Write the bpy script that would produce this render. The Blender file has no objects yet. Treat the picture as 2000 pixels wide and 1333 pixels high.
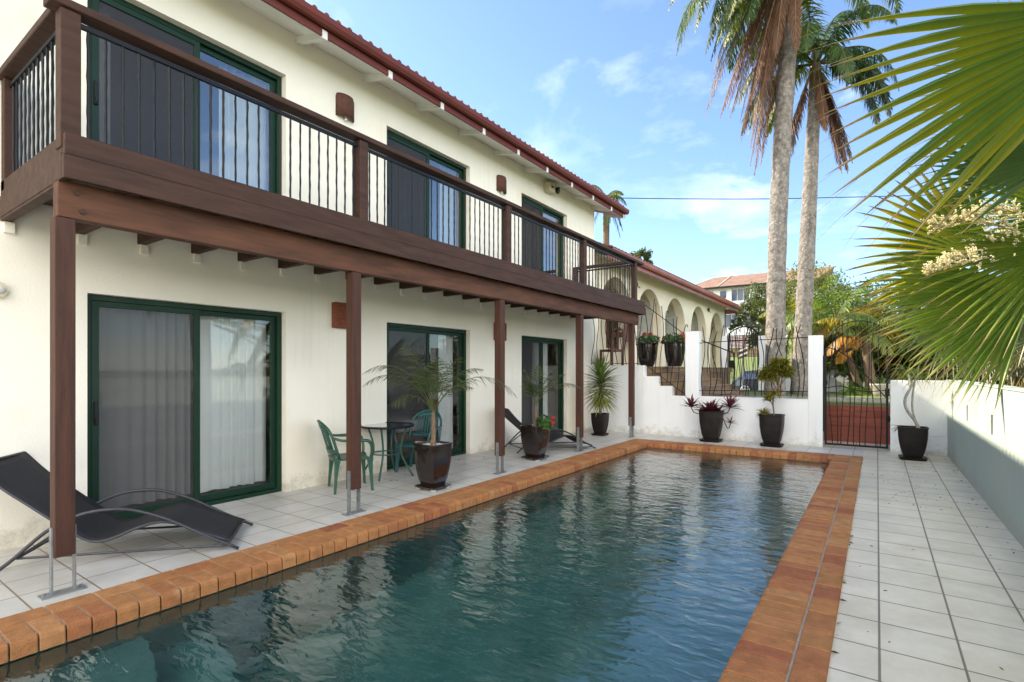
import bpy, math, random
from mathutils import Vector, Matrix
rad = math.radians
rnd = random.Random(7)

# ---------------------------------------------------------------- camera, sky, sun, exposure
scene = bpy.context.scene
col = scene.collection
HC = 1.5
YAW = math.atan(713 / 1022.0)
cam_d = bpy.data.cameras.new("camera")
cam = bpy.data.objects.new("camera", cam_d)
col.objects.link(cam)
cam.location = (0, 0, HC)
cam.rotation_euler = (rad(90), 0, YAW)
cam_d.sensor_width = 36
cam_d.lens = 36 * 1022 / 2000.0
cam_d.shift_y = (723 - 666.5) / 2000.0
cam_d.clip_start = 0.05
cam_d.clip_end = 3000
scene.camera = cam

SUN = Vector((-1.0, -0.12, 0.785)).normalized()
world = bpy.data.worlds.new("World")
scene.world = world
world.use_nodes = True
wn = world.node_tree; wn.nodes.clear()
def WN(t): return wn.nodes.new(t)
out = WN('ShaderNodeOutputWorld'); bg = WN('ShaderNodeBackground'); sky = WN('ShaderNodeTexSky')
sky.sky_type = 'NISHITA'; sky.sun_disc = False
sky.sun_elevation = math.asin(SUN.z)
sky.sun_rotation = math.atan2(SUN.x, SUN.y)
sky.air_density = 0.9; sky.dust_density = 0.35; sky.ozone_density = 3.0; sky.altitude = 0
tc = WN('ShaderNodeTexCoord'); sep = WN('ShaderNodeSeparateXYZ')
wn.links.new(tc.outputs['Generated'], sep.inputs[0])
def wmath(op, a, b=None):
    n = WN('ShaderNodeMath'); n.operation = op
    for i, v in enumerate((a, b)):
        if v is None: continue
        if isinstance(v, (int, float)): n.inputs[i].default_value = v
        else: wn.links.new(v, n.inputs[i])
    return n.outputs[0]
zz = wmath('ADD', wmath('MAXIMUM', sep.outputs[2], 0.0), 0.22)
cx = wmath('DIVIDE', sep.outputs[0], zz); cy = wmath('DIVIDE', sep.outputs[1], zz)
cmb = WN('ShaderNodeCombineXYZ'); wn.links.new(cx, cmb.inputs[0]); wn.links.new(cy, cmb.inputs[1])
nz = WN('ShaderNodeTexNoise'); nz.inputs['Scale'].default_value = 2.1; nz.inputs['Detail'].default_value = 9
nz.inputs['Roughness'].default_value = 0.58; nz.inputs['Distortion'].default_value = 0.25
mp = WN('ShaderNodeMapping'); mp.inputs['Location'].default_value = (0.6, 1.9, 0.0)
wn.links.new(cmb.outputs[0], mp.inputs[0]); wn.links.new(mp.outputs[0], nz.inputs['Vector'])
rp = WN('ShaderNodeValToRGB'); rp.color_ramp.elements[0].position = 0.53; rp.color_ramp.elements[1].position = 0.76
wn.links.new(nz.outputs[0], rp.inputs[0])
nz2 = WN('ShaderNodeTexNoise'); nz2.inputs['Scale'].default_value = 0.8; nz2.inputs['Detail'].default_value = 3
wn.links.new(mp.outputs[0], nz2.inputs['Vector'])
rp2 = WN('ShaderNodeValToRGB'); rp2.color_ramp.elements[0].position = 0.40; rp2.color_ramp.elements[1].position = 0.62
wn.links.new(nz2.outputs[0], rp2.inputs[0])
cf = wmath('MULTIPLY', wmath('MULTIPLY', rp.outputs[0], rp2.outputs[0]), 0.68)
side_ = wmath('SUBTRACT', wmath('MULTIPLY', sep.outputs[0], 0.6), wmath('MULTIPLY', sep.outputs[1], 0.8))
fill_bank = WN('ShaderNodeMapRange'); fill_bank.interpolation_type = 'SMOOTHSTEP'; fill_bank.inputs['From Min'].default_value = 0.2; fill_bank.inputs['From Max'].default_value = 0.62  # unseen bright cloud bank added behind the camera as fill for the facade
wn.links.new(side_, fill_bank.inputs[0])
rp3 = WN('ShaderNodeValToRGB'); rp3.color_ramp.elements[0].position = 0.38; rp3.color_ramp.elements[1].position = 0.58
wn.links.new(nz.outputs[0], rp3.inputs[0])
cf = wmath('MAXIMUM', cf, wmath('MULTIPLY', fill_bank.outputs[0], rp3.outputs[0]))
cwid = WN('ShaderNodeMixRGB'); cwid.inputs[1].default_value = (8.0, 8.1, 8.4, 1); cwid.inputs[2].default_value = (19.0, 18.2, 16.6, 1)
wn.links.new(fill_bank.outputs[0], cwid.inputs[0])
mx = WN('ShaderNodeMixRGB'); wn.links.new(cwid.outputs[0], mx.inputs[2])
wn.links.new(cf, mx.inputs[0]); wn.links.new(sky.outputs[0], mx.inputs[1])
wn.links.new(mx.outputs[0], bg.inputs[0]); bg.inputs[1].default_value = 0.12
wn.links.new(bg.outputs[0], out.inputs[0])

sl = bpy.data.lights.new("sun", 'SUN'); so = bpy.data.objects.new("sun", sl); col.objects.link(so)
sl.energy = 4.6; sl.angle = rad(0.55); sl.color = (1.0, 0.90, 0.72)
so.rotation_euler = SUN.to_track_quat('Z', 'Y').to_euler()
so.location = (-30, 0, 40)
vs = scene.view_settings
vs.view_transform = 'Standard'; vs.look = 'None'; vs.exposure = 1.5; vs.gamma = 1.0; vs.use_curve_mapping = False
scene.cycles.max_bounces = 10; scene.cycles.transparent_max_bounces = 24
scene.cycles.transmission_bounces = 8; scene.cycles.diffuse_bounces = 5

# ---------------------------------------------------------------- pixel -> world helper (measurements)
SN, CS = math.sin(YAW), math.cos(YAW)
def P(u, v, d):
    l = (u - 1000) / 1022.0; h = -(v - 723) / 1022.0
    return Vector(((-SN + CS * l) * d, (CS + SN * l) * d, HC + h * d))

# ---------------------------------------------------------------- materials
def new_mat(name):
    m = bpy.data.materials.new(name); m.use_nodes = True
    nt = m.node_tree
    return m, nt, nt.nodes['Principled BSDF']
def node(nt, t, **kw):
    n = nt.nodes.new(t)
    for k, v in kw.items():
        if k in n.inputs: n.inputs[k].default_value = v
        else: setattr(n, k, v)
    return n
def mat(name, c, rough=0.6, metal=0.0, var=0.12, scale=6.0, bump=0.0, bscale=60.0, spec=0.5, c2=None, attr=False,
        coat=0.0, stain=None, stretch=None, var2=0.0):
    m, nt, bs = new_mat(name)
    L = nt.links.new
    tcn = node(nt, 'ShaderNodeTexCoord')
    vec = tcn.outputs['Object']
    if stretch:
        mpn = node(nt, 'ShaderNodeMapping'); mpn.inputs['Scale'].default_value = stretch
        L(vec, mpn.inputs[0]); vec = mpn.outputs[0]
    nzn = node(nt, 'ShaderNodeTexNoise', Scale=scale, Detail=6.0, Roughness=0.6); L(vec, nzn.inputs['Vector'])
    mr = node(nt, 'ShaderNodeMapRange'); mr.inputs['From Min'].default_value = 0.3; mr.inputs['From Max'].default_value = 0.7
    L(nzn.outputs[0], mr.inputs[0])
    mixn = node(nt, 'ShaderNodeMixRGB')
    L(mr.outputs[0], mixn.inputs[0])
    if c2 is None: c2 = tuple(x * (1 - 2 * var) for x in c)
    if attr:
        at = node(nt, 'ShaderNodeAttribute'); at.attribute_name = 'col'
        L(at.outputs['Color'], mixn.inputs[1])
        hs = node(nt, 'ShaderNodeHueSaturation'); hs.inputs['Value'].default_value = 1 - 2 * var
        L(at.outputs['Color'], hs.inputs['Color']); L(hs.outputs[0], mixn.inputs[2])
    else:
        mixn.inputs[1].default_value = (*c, 1); mixn.inputs[2].default_value = (*c2, 1)
    colout = mixn.outputs[0]
    if stain:
        sc_, thr, sco = stain
        n2 = node(nt, 'ShaderNodeTexNoise', Scale=sc_, Detail=8.0, Roughness=0.65); L(tcn.outputs['Object'], n2.inputs['Vector'])
        r2 = node(nt, 'ShaderNodeValToRGB'); r2.color_ramp.elements[0].position = thr; r2.color_ramp.elements[1].position = thr + 0.18
        L(n2.outputs[0], r2.inputs[0])
        m2 = node(nt, 'ShaderNodeMixRGB'); m2.inputs[2].default_value = (*sco, 1)
        L(r2.outputs[0], m2.inputs[0]); L(colout, m2.inputs[1]); colout = m2.outputs[0]
    L(colout, bs.inputs['Base Color'])
    bs.inputs['Metallic'].default_value = metal
    bs.inputs['Specular IOR Level'].default_value = spec
    rr = node(nt, 'ShaderNodeMapRange'); rr.inputs['To Min'].default_value = max(0.02, rough - 0.08); rr.inputs['To Max'].default_value = min(1, rough + 0.08)
    L(nzn.outputs[0], rr.inputs[0]); L(rr.outputs[0], bs.inputs['Roughness'])
    bs.inputs['Coat Weight'].default_value = coat
    if bump:
        n3 = node(nt, 'ShaderNodeTexNoise', Scale=bscale, Detail=4.0); L(vec, n3.inputs['Vector'])
        bp = node(nt, 'ShaderNodeBump', Strength=bump, Distance=0.01); L(n3.outputs[0], bp.inputs['Height']); L(bp.outputs[0], bs.inputs['Normal'])
    return m
def leafmat(name, trans=0.35, rough=0.45, var=0.15, scale=9.0):
    m = mat(name, (0, 0, 0), rough=rough, attr=True, var=var, scale=scale, spec=0.35)
    nt = m.node_tree; bs = nt.nodes['Principled BSDF']; outn = nt.nodes['Material Output']
    tr = node(nt, 'ShaderNodeBsdfTranslucent'); at = node(nt, 'ShaderNodeAttribute'); at.attribute_name = 'col'
    hs = node(nt, 'ShaderNodeHueSaturation'); hs.inputs['Value'].default_value = 1.5; hs.inputs['Saturation'].default_value = 1.1
    nt.links.new(at.outputs['Color'], hs.inputs['Color']); nt.links.new(hs.outputs[0], tr.inputs['Color'])
    ms = node(nt, 'ShaderNodeMixShader'); ms.inputs[0].default_value = trans
    nt.links.new(bs.outputs[0], ms.inputs[1]); nt.links.new(tr.outputs[0], ms.inputs[2]); nt.links.new(ms.outputs[0], outn.inputs[0])
    return m
def tilemat(name, c, c2, mort, size, off, msz=0.012):
    m, nt, bs = new_mat(name); L = nt.links.new
    ge = node(nt, 'ShaderNodeNewGeometry'); mpn = node(nt, 'ShaderNodeMapping'); mpn.inputs['Location'].default_value = off
    L(ge.outputs['Position'], mpn.inputs[0])
    bt = node(nt, 'ShaderNodeTexBrick'); bt.offset = 0.0; bt.squash = 1.0
    bt.inputs['Scale'].default_value = 1.0; bt.inputs['Brick Width'].default_value = size[0]; bt.inputs['Row Height'].default_value = size[1]
    bt.inputs['Mortar Size'].default_value = msz * 0.5; bt.inputs['Mortar Smooth'].default_value = 0.25
    bt.inputs['Color1'].default_value = (*c, 1); bt.inputs['Color2'].default_value = (*c2, 1); bt.inputs['Mortar'].default_value = (*mort, 1)
    L(mpn.outputs[0], bt.inputs['Vector'])
    n1 = node(nt, 'ShaderNodeTexNoise', Scale=2.2, Detail=9.0, Roughness=0.7); L(ge.outputs['Position'], n1.inputs['Vector'])
    rp_ = node(nt, 'ShaderNodeValToRGB'); rp_.color_ramp.elements[0].position = 0.35; rp_.color_ramp.elements[0].color = (0.74, 0.71, 0.64, 1)
    rp_.color_ramp.elements[1].position = 0.62; rp_.color_ramp.elements[1].color = (1, 1, 1, 1)
    L(n1.outputs[0], rp_.inputs[0])
    mu = node(nt, 'ShaderNodeMixRGB'); mu.blend_type = 'MULTIPLY'; mu.inputs[0].default_value = 0.75
    L(bt.outputs[0], mu.inputs[1]); L(rp_.outputs[0], mu.inputs[2])
    n4 = node(nt, 'ShaderNodeTexNoise', Scale=55.0, Detail=4.0, Roughness=0.7); L(ge.outputs['Position'], n4.inputs['Vector'])
    r4 = node(nt, 'ShaderNodeValToRGB'); r4.color_ramp.elements[0].position = 0.68; r4.color_ramp.elements[1].position = 0.74
    L(n4.outputs[0], r4.inputs[0])
    m4 = node(nt, 'ShaderNodeMixRGB'); m4.inputs[2].default_value = (0.30, 0.27, 0.22, 1)
    L(r4.outputs[0], m4.inputs[0]); L(mu.outputs[0], m4.inputs[1])
    L(m4.outputs[0], bs.inputs['Base Color'])
    rr = node(nt, 'ShaderNodeMapRange'); rr.inputs['To Min'].default_value = 0.28; rr.inputs['To Max'].default_value = 0.62
    L(n1.outputs[0], rr.inputs[0]); L(rr.outputs[0], bs.inputs['Roughness'])
    inv = node(nt, 'ShaderNodeMath', operation='SUBTRACT'); inv.inputs[0].default_value = 1.0; L(bt.outputs['Fac'], inv.inputs[1])
    bp = node(nt, 'ShaderNodeBump', Strength=0.6, Distance=0.004); L(inv.outputs[0], bp.inputs['Height']); L(bp.outputs[0], bs.inputs['Normal'])
    return m

M = {}
def render_wall(name, c, stainc, thr=0.6):
    m = mat(name, c, rough=0.85, var=0.03, scale=1.3, bump=0.22, bscale=60, spec=0.25, stain=(0.55, thr, stainc))
    nt = m.node_tree; L = nt.links.new; bs = nt.nodes['Principled BSDF']; src = bs.inputs['Base Color'].links[0].from_socket
    ge = node(nt, 'ShaderNodeNewGeometry'); sp = node(nt, 'ShaderNodeSeparateXYZ'); L(ge.outputs['Position'], sp.inputs[0])
    # splash dirt along the foot of the wall, drip streaks, and hairline patches of old repair
    zr = node(nt, 'ShaderNodeMapRange'); zr.inputs['From Min'].default_value = 0.0; zr.inputs['From Max'].default_value = 0.34; zr.inputs['To Min'].default_value = 0.60; zr.inputs['To Max'].default_value = 0.30; L(sp.outputs[2], zr.inputs[0])
    n1 = node(nt, 'ShaderNodeTexNoise', Scale=5.0, Detail=9.0, Roughness=0.75); L(ge.outputs['Position'], n1.inputs['Vector'])
    lt = node(nt, 'ShaderNodeMath', operation='SUBTRACT'); L(zr.outputs[0], lt.inputs[0]); L(n1.outputs[0], lt.inputs[1])
    sm = node(nt, 'ShaderNodeMapRange'); sm.inputs['From Min'].default_value = -0.04; sm.inputs['From Max'].default_value = 0.14; sm.inputs['To Max'].default_value = 0.55; L(lt.outputs[0], sm.inputs[0])
    m1 = node(nt, 'ShaderNodeMixRGB'); m1.inputs[2].default_value = (0.40, 0.35, 0.25, 1); L(sm.outputs[0], m1.inputs[0]); L(src, m1.inputs[1])
    mp2 = node(nt, 'ShaderNodeMapping'); mp2.inputs['Scale'].default_value = (9, 9, 0.55); L(ge.outputs['Position'], mp2.inputs[0])
    n2 = node(nt, 'ShaderNodeTexNoise', Scale=1.0, Detail=6.0, Roughness=0.6); L(mp2.outputs[0], n2.inputs['Vector'])
    n3 = node(nt, 'ShaderNodeTexNoise', Scale=0.8, Detail=3.0); L(ge.outputs['Position'], n3.inputs['Vector'])
    mu = node(nt, 'ShaderNodeMath', operation='MULTIPLY'); L(n2.outputs[0], mu.inputs[0]); L(n3.outputs[0], mu.inputs[1])
    s2 = node(nt, 'ShaderNodeMapRange'); s2.inputs['From Min'].default_value = 0.30; s2.inputs['From Max'].default_value = 0.42; s2.inputs['To Max'].default_value = 0.14; L(mu.outputs[0], s2.inputs[0])
    m2 = node(nt, 'ShaderNodeMixRGB'); m2.inputs[2].default_value = (0.50, 0.46, 0.36, 1); L(s2.outputs[0], m2.inputs[0]); L(m1.outputs[0], m2.inputs[1])
    L(m2.outputs[0], bs.inputs['Base Color'])
    return m
M['render'] = render_wall('white_render', (0.87, 0.82, 0.71), (0.79, 0.71, 0.54), 0.56)
M['render_white'] = render_wall('bright_render', (0.83, 0.835, 0.84), (0.72, 0.72, 0.66), 0.60)
M['render_sage'] = render_wall('sage_render', (0.37, 0.43, 0.375), (0.31, 0.36, 0.30), 0.60)
M['render_cream'] = render_wall('cream_render', (0.84, 0.77, 0.60), (0.66, 0.58, 0.42), 0.58)
M['timber'] = mat('stained_timber', (0.078, 0.039, 0.026), rough=0.6, spec=.2, c2=(0.046, 0.024, 0.018), scale=3, bump=0.25, bscale=25, stretch=(6, 0.8, 6))
M['timber_beam'] = mat('beam_timber', (0.140, 0.060, 0.032), rough=0.6, spec=.2, c2=(0.060, 0.029, 0.020), scale=2.2, bump=0.25, bscale=25, stretch=(6, 0.8, 6))
M['timber_post'] = mat('post_timber', (0.090, 0.040, 0.026), rough=0.6, spec=.2, c2=(0.052, 0.025, 0.018), scale=3, bump=0.25, bscale=25, stretch=(8, 8, 0.7))
M['deck_under'] = mat('deck_board_underside', (0.085, 0.062, 0.045), rough=0.8, scale=4, stretch=(1, 8, 8), var=0.2)
M['black'] = mat('black_steel', (0.008, 0.009, 0.012), spec=.3, rough=0.45, var=0.2, scale=20)
M['iron'] = mat('wrought_iron', (0.010, 0.009, 0.008), spec=.3, rough=0.6, var=0.2, scale=20, bump=0.3)
M['galv'] = mat('galvanised_steel', (0.40, 0.42, 0.43), rough=0.45, metal=0.75, var=0.2, scale=14)
M['green'] = mat('green_aluminium', (0.008, 0.034, 0.018), rough=0.4, spec=.25, var=0.12, scale=5)
M['roof'] = mat('terracotta_tile', (0.21, 0.065, 0.045), rough=0.75, c2=(0.11, 0.045, 0.035), scale=5, bump=0.4)
M['roof_orange'] = mat('orange_tile', (0.27, 0.15, 0.10), rough=0.8, c2=(0.13, 0.08, 0.06), stain=(3.5, .5, (.12, .085, .07)), scale=1.6, bump=0.4, bscale=8)
M['gutter'] = mat('red_gutter_paint', (0.16, 0.034, 0.024), rough=0.5, spec=.3, c2=(0.11, 0.028, 0.022), scale=2)
M['gutter_old'] = mat('copper_red_gutter_paint', (0.34, 0.095, 0.055), rough=0.45, c2=(0.22, 0.06, 0.04), scale=2)
M['white_paint'] = mat('white_gloss_paint', (0.80, 0.79, 0.75), rough=0.4, var=0.05, scale=4)
M['terra'] = mat('terracotta_lamp', (0.13, 0.046, 0.028), rough=0.8, c2=(0.07, 0.028, 0.02), scale=14, bump=0.6, bscale=30)
M['terra_red'] = mat('carved_terracotta', (0.27, 0.075, 0.035), rough=0.8, c2=(0.13, 0.04, 0.022), scale=26, bump=1.0, bscale=55)
M['mesh_fabric'] = mat('sling_fabric', (0.020, 0.020, 0.024), rough=0.75, var=0.1, scale=40, bump=0.3, bscale=300)
M['grey_tube'] = mat('grey_powdercoat', (0.050, 0.050, 0.060), rough=0.4, metal=0.3, var=0.1)
M['plastic_g'] = mat('green_plastic', (0.014, 0.075, 0.052), rough=0.38, c2=(0.03, 0.085, 0.05), scale=7)
M['plastic_b'] = mat('teal_plastic', (0.020, 0.085, 0.092), rough=0.38, c2=(0.03, 0.10, 0.10), scale=7)
M['pot'] = mat('glazed_dark_pot', (0.008, 0.005, 0.005), rough=0.16, c2=(0.022, 0.012, 0.009), scale=5, coat=0.5)
M['pot_matte'] = mat('charcoal_pot', (0.008, 0.0065, 0.006), rough=0.5, spec=.2, c2=(0.022, 0.017, 0.014), scale=6)
M['soil'] = mat('soil', (0.06, 0.04, 0.028), rough=1, var=0.3, scale=60, bump=1)
M['pebble'] = mat('white_pebble', (0.7, 0.68, 0.63), rough=0.6, var=0.2, scale=30)
M['brick'] = mat('coping_brick', (0.4, 0.15, 0.06), rough=0.78, spec=.3, attr=True, var=0.16, scale=14, bump=0.7, bscale=110, stain=(4.5, 0.62, (0.46, 0.27, 0.13)))
M['mortar'] = mat('mortar', (0.34, 0.29, 0.23), rough=0.95, var=0.15, scale=30)
M['brick_step'] = mat('brown_step_tile', (0.25, 0.165, 0.095), rough=0.75, c2=(0.15, 0.095, 0.055), scale=7, bump=0.4)
M['red_wall'] = mat('red_painted_sleeper', (0.30, 0.070, 0.035), rough=0.6, c2=(0.20, 0.045, 0.026), scale=2.5, stretch=(0.6, 1, 6), bump=0.3)
M['bark'] = mat('palm_bark', (0.27, 0.24, 0.21), rough=0.95, c2=(0.09, 0.078, 0.068), scale=5.5, bump=1.0, bscale=9, stretch=(1.6, 1.6, 1.3), stain=(16, 0.55, (0.42, 0.40, 0.35)))
M['bark'].node_tree.nodes['Bump'].inputs['Distance'].default_value = 0.03
M['bark_small'] = mat('small_bark', (0.22, 0.15, 0.09), rough=0.9, c2=(0.11, 0.07, 0.045), scale=22, bump=0.8, bscale=60)
M['leaf'] = leafmat('leaf', 0.35)
M['leaf_thick'] = leafmat('thick_leaf', 0.12, rough=0.35)
M['leaf_dry'] = leafmat('dry_leaf', 0.2, rough=0.8)
M['fan'] = leafmat('fan_palm_leaf', 0.42, rough=0.38, var=0.12, scale=5)
M['flower'] = leafmat('petals', 0.3, rough=0.6)
M['asphalt'] = mat('asphalt', (0.075, 0.075, 0.075), rough=0.9, var=0.1, scale=3)
M['grass'] = mat('lawn', (0.085, 0.13, 0.028), rough=0.95, c2=(0.13, 0.15, 0.045), scale=3.5, bump=1, bscale=60)
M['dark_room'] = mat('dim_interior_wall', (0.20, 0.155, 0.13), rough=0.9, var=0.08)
M['door_wood'] = mat('brown_joinery', (0.13, 0.042, 0.026), rough=0.5, c2=(0.08, 0.028, 0.02), scale=4, stretch=(1, 1, 6))
M['wood_orange'] = mat('orange_timber', (0.42, 0.17, 0.045), rough=0.4, var=0.2, scale=4, stretch=(1, 6, 1))
M['linen'] = mat('white_linen', (0.75, 0.74, 0.72), rough=0.9, var=0.04, scale=5, bump=0.5, bscale=15)
M['concrete'] = mat('pale_concrete', (0.40, 0.37, 0.32), rough=0.9, var=0.2, scale=12, bump=0.4)
M['car'] = mat('dark_car_paint', (0.025, 0.028, 0.032), rough=0.18, var=0.05, coat=1.0)
M['tyre'] = mat('tyre_rubber', (0.02, 0.02, 0.02), rough=0.9, var=0.1)
M['alloy'] = mat('alloy_wheel', (0.55, 0.53, 0.50), rough=0.35, metal=0.7, var=0.1)
M['wire'] = mat('cable_sheath', (0.02, 0.02, 0.022), rough=0.7)
M['basin'] = mat('pebble_pool_lining', (0.20, 0.37, 0.32), rough=0.9, c2=(0.12, 0.24, 0.215), scale=2, stain=(60, 0.58, (0.24, 0.34, 0.30)))
M['beige_plastic'] = mat('beige_plastic', (0.62, 0.55, 0.40), rough=0.5, var=0.05)
M['tile_r'] = tilemat('pale_paving_tile', (0.72, 0.65, 0.52), (0.67, 0.605, 0.49), (0.22, 0.18, 0.14), (0.355, 0.36), (-0.01, -4.88 + 3.6, 0), 0.013)
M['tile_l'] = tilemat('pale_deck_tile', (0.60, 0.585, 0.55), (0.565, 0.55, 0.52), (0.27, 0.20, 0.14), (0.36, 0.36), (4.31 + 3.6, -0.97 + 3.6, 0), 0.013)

def curtainmat():
    m = mat('sheer_curtain', (0.86, 0.88, 0.87), rough=0.9, var=0.03)
    nt = m.node_tree; bs = nt.nodes['Principled BSDF']; outn = nt.nodes['Material Output']
    tr = node(nt, 'ShaderNodeBsdfTranslucent'); tr.inputs[0].default_value = (0.7, 0.72, 0.7, 1)
    ms = node(nt, 'ShaderNodeMixShader'); ms.inputs[0].default_value = 0.35
    nt.links.new(bs.outputs[0], ms.inputs[1]); nt.links.new(tr.outputs[0], ms.inputs[2]); nt.links.new(ms.outputs[0], outn.inputs[0])
    return m
M['curtain'] = curtainmat(); M['curtain'].node_tree.nodes['Mix Shader'].inputs[0].default_value = 0.2
def glassmat(name, tint=(0.86, 0.92, 0.90), refl=0.10):
    m, nt, bs = new_mat(name); nt.nodes.remove(bs); outn = nt.nodes['Material Output']
    tr = node(nt, 'ShaderNodeBsdfTransparent'); tr.inputs[0].default_value = (*tint, 1)
    gl = node(nt, 'ShaderNodeBsdfGlossy'); gl.inputs['Roughness'].default_value = 0.01
    lw = node(nt, 'ShaderNodeFresnel'); lw.inputs[0].default_value = 1.5
    ad = node(nt, 'ShaderNodeMath', operation='MULTIPLY_ADD'); ad.inputs[1].default_value = 1.7; ad.inputs[2].default_value = refl
    nt.links.new(lw.outputs[0], ad.inputs[0])
    nzn = node(nt, 'ShaderNodeTexNoise', Scale=1.2, Detail=1.0); bp = node(nt, 'ShaderNodeBump', Strength=0.12, Distance=0.03)
    nt.links.new(nzn.outputs[0], bp.inputs['Height']); nt.links.new(bp.outputs[0], gl.inputs['Normal'])
    ms = node(nt, 'ShaderNodeMixShader'); nt.links.new(ad.outputs[0], ms.inputs[0])
    nt.links.new(tr.outputs[0], ms.inputs[1]); nt.links.new(gl.outputs[0], ms.inputs[2]); nt.links.new(ms.outputs[0], outn.inputs[0])
    return m
M['glass'] = glassmat('window_glass', tint=(.95, .97, .96), refl=0.03)
M['glass_sky'] = glassmat('balcony_glass', refl=0.22)
M['tableglass'] = glassmat('table_glass', tint=(0.75, 0.86, 0.82), refl=0.05)
def screenmat():
    m, nt, bs = new_mat('insect_screen'); outn = nt.nodes['Material Output']
    tr = node(nt, 'ShaderNodeBsdfTransparent')
    bs.inputs['Base Color'].default_value = (0.030, 0.028, 0.027, 1); bs.inputs['Roughness'].default_value = 0.7
    ms = node(nt, 'ShaderNodeMixShader'); ms.inputs[0].default_value = 0.34
    gl = node(nt, 'ShaderNodeBsdfGlossy'); gl.inputs['Roughness'].default_value = 0.02
    m2 = node(nt, 'ShaderNodeMixShader'); m2.inputs[0].default_value = 0.025
    nt.links.new(bs.outputs[0], ms.inputs[1]); nt.links.new(tr.outputs[0], ms.inputs[2])
    nt.links.new(ms.outputs[0], m2.inputs[1]); nt.links.new(gl.outputs[0], m2.inputs[2]); nt.links.new(m2.outputs[0], outn.inputs[0])
    return m
M['screen'] = screenmat()
def watermat():
    m, nt, bs = new_mat('pool_water'); nt.nodes.remove(bs); outn = nt.nodes['Material Output']; L = nt.links.new
    ge = node(nt, 'ShaderNodeNewGeometry')
    def wave(scale, sx, sy, rot, detail, dist):
        mpn = node(nt, 'ShaderNodeMapping'); mpn.inputs['Scale'].default_value = (sx, sy, 1); mpn.inputs['Rotation'].default_value = (0, 0, rot)
        L(ge.outputs['Position'], mpn.inputs[0])
        n = node(nt, 'ShaderNodeTexNoise', Scale=scale, Detail=detail, Roughness=0.45, Distortion=dist); L(mpn.outputs[0], n.inputs['Vector'])
        return n.outputs[0]
    a = wave(3.6, 0.8, 1.6, rad(-25), 2.0, 0.5); b = wave(11.0, 0.75, 1.8, rad(10), 2.5, 0.6); c = wave(1.1, 1, 1, 0, 1.0, 0)
    m1 = node(nt, 'ShaderNodeMath', operation='MULTIPLY_ADD'); m1.inputs[1].default_value = 0.35; L(b, m1.inputs[0]); L(a, m1.inputs[2])
    m2 = node(nt, 'ShaderNodeMath', operation='MULTIPLY_ADD'); m2.inputs[1].default_value = 1.0; L(c, m2.inputs[0]); L(m1.outputs[0], m2.inputs[2])
    bp = node(nt, 'ShaderNodeBump', Strength=0.75, Distance=0.018); L(m2.outputs[0], bp.inputs['Height'])
    rf = node(nt, 'ShaderNodeBsdfRefraction'); rf.inputs['IOR'].default_value = 1.33; rf.inputs['Color'].default_value = (0.72, 0.93, 0.91, 1); rf.inputs['Roughness'].default_value = 0.0
    gl = node(nt, 'ShaderNodeBsdfGlossy'); gl.inputs['Roughness'].default_value = 0.02
    fr = node(nt, 'ShaderNodeFresnel'); fr.inputs[0].default_value = 1.45
    frm = node(nt, 'ShaderNodeMath', operation='MULTIPLY'); frm.use_clamp = True; frm.inputs[1].default_value = 1.7; L(fr.outputs[0], frm.inputs[0])
    for n_ in (rf, gl, fr): L(bp.outputs[0], n_.inputs['Normal'])
    ms = node(nt, 'ShaderNodeMixShader'); L(frm.outputs[0], ms.inputs[0]); L(rf.outputs[0], ms.inputs[1]); L(gl.outputs[0], ms.inputs[2])
    L(ms.outputs[0], outn.inputs[0])
    return m
M['water'] = watermat()

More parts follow.
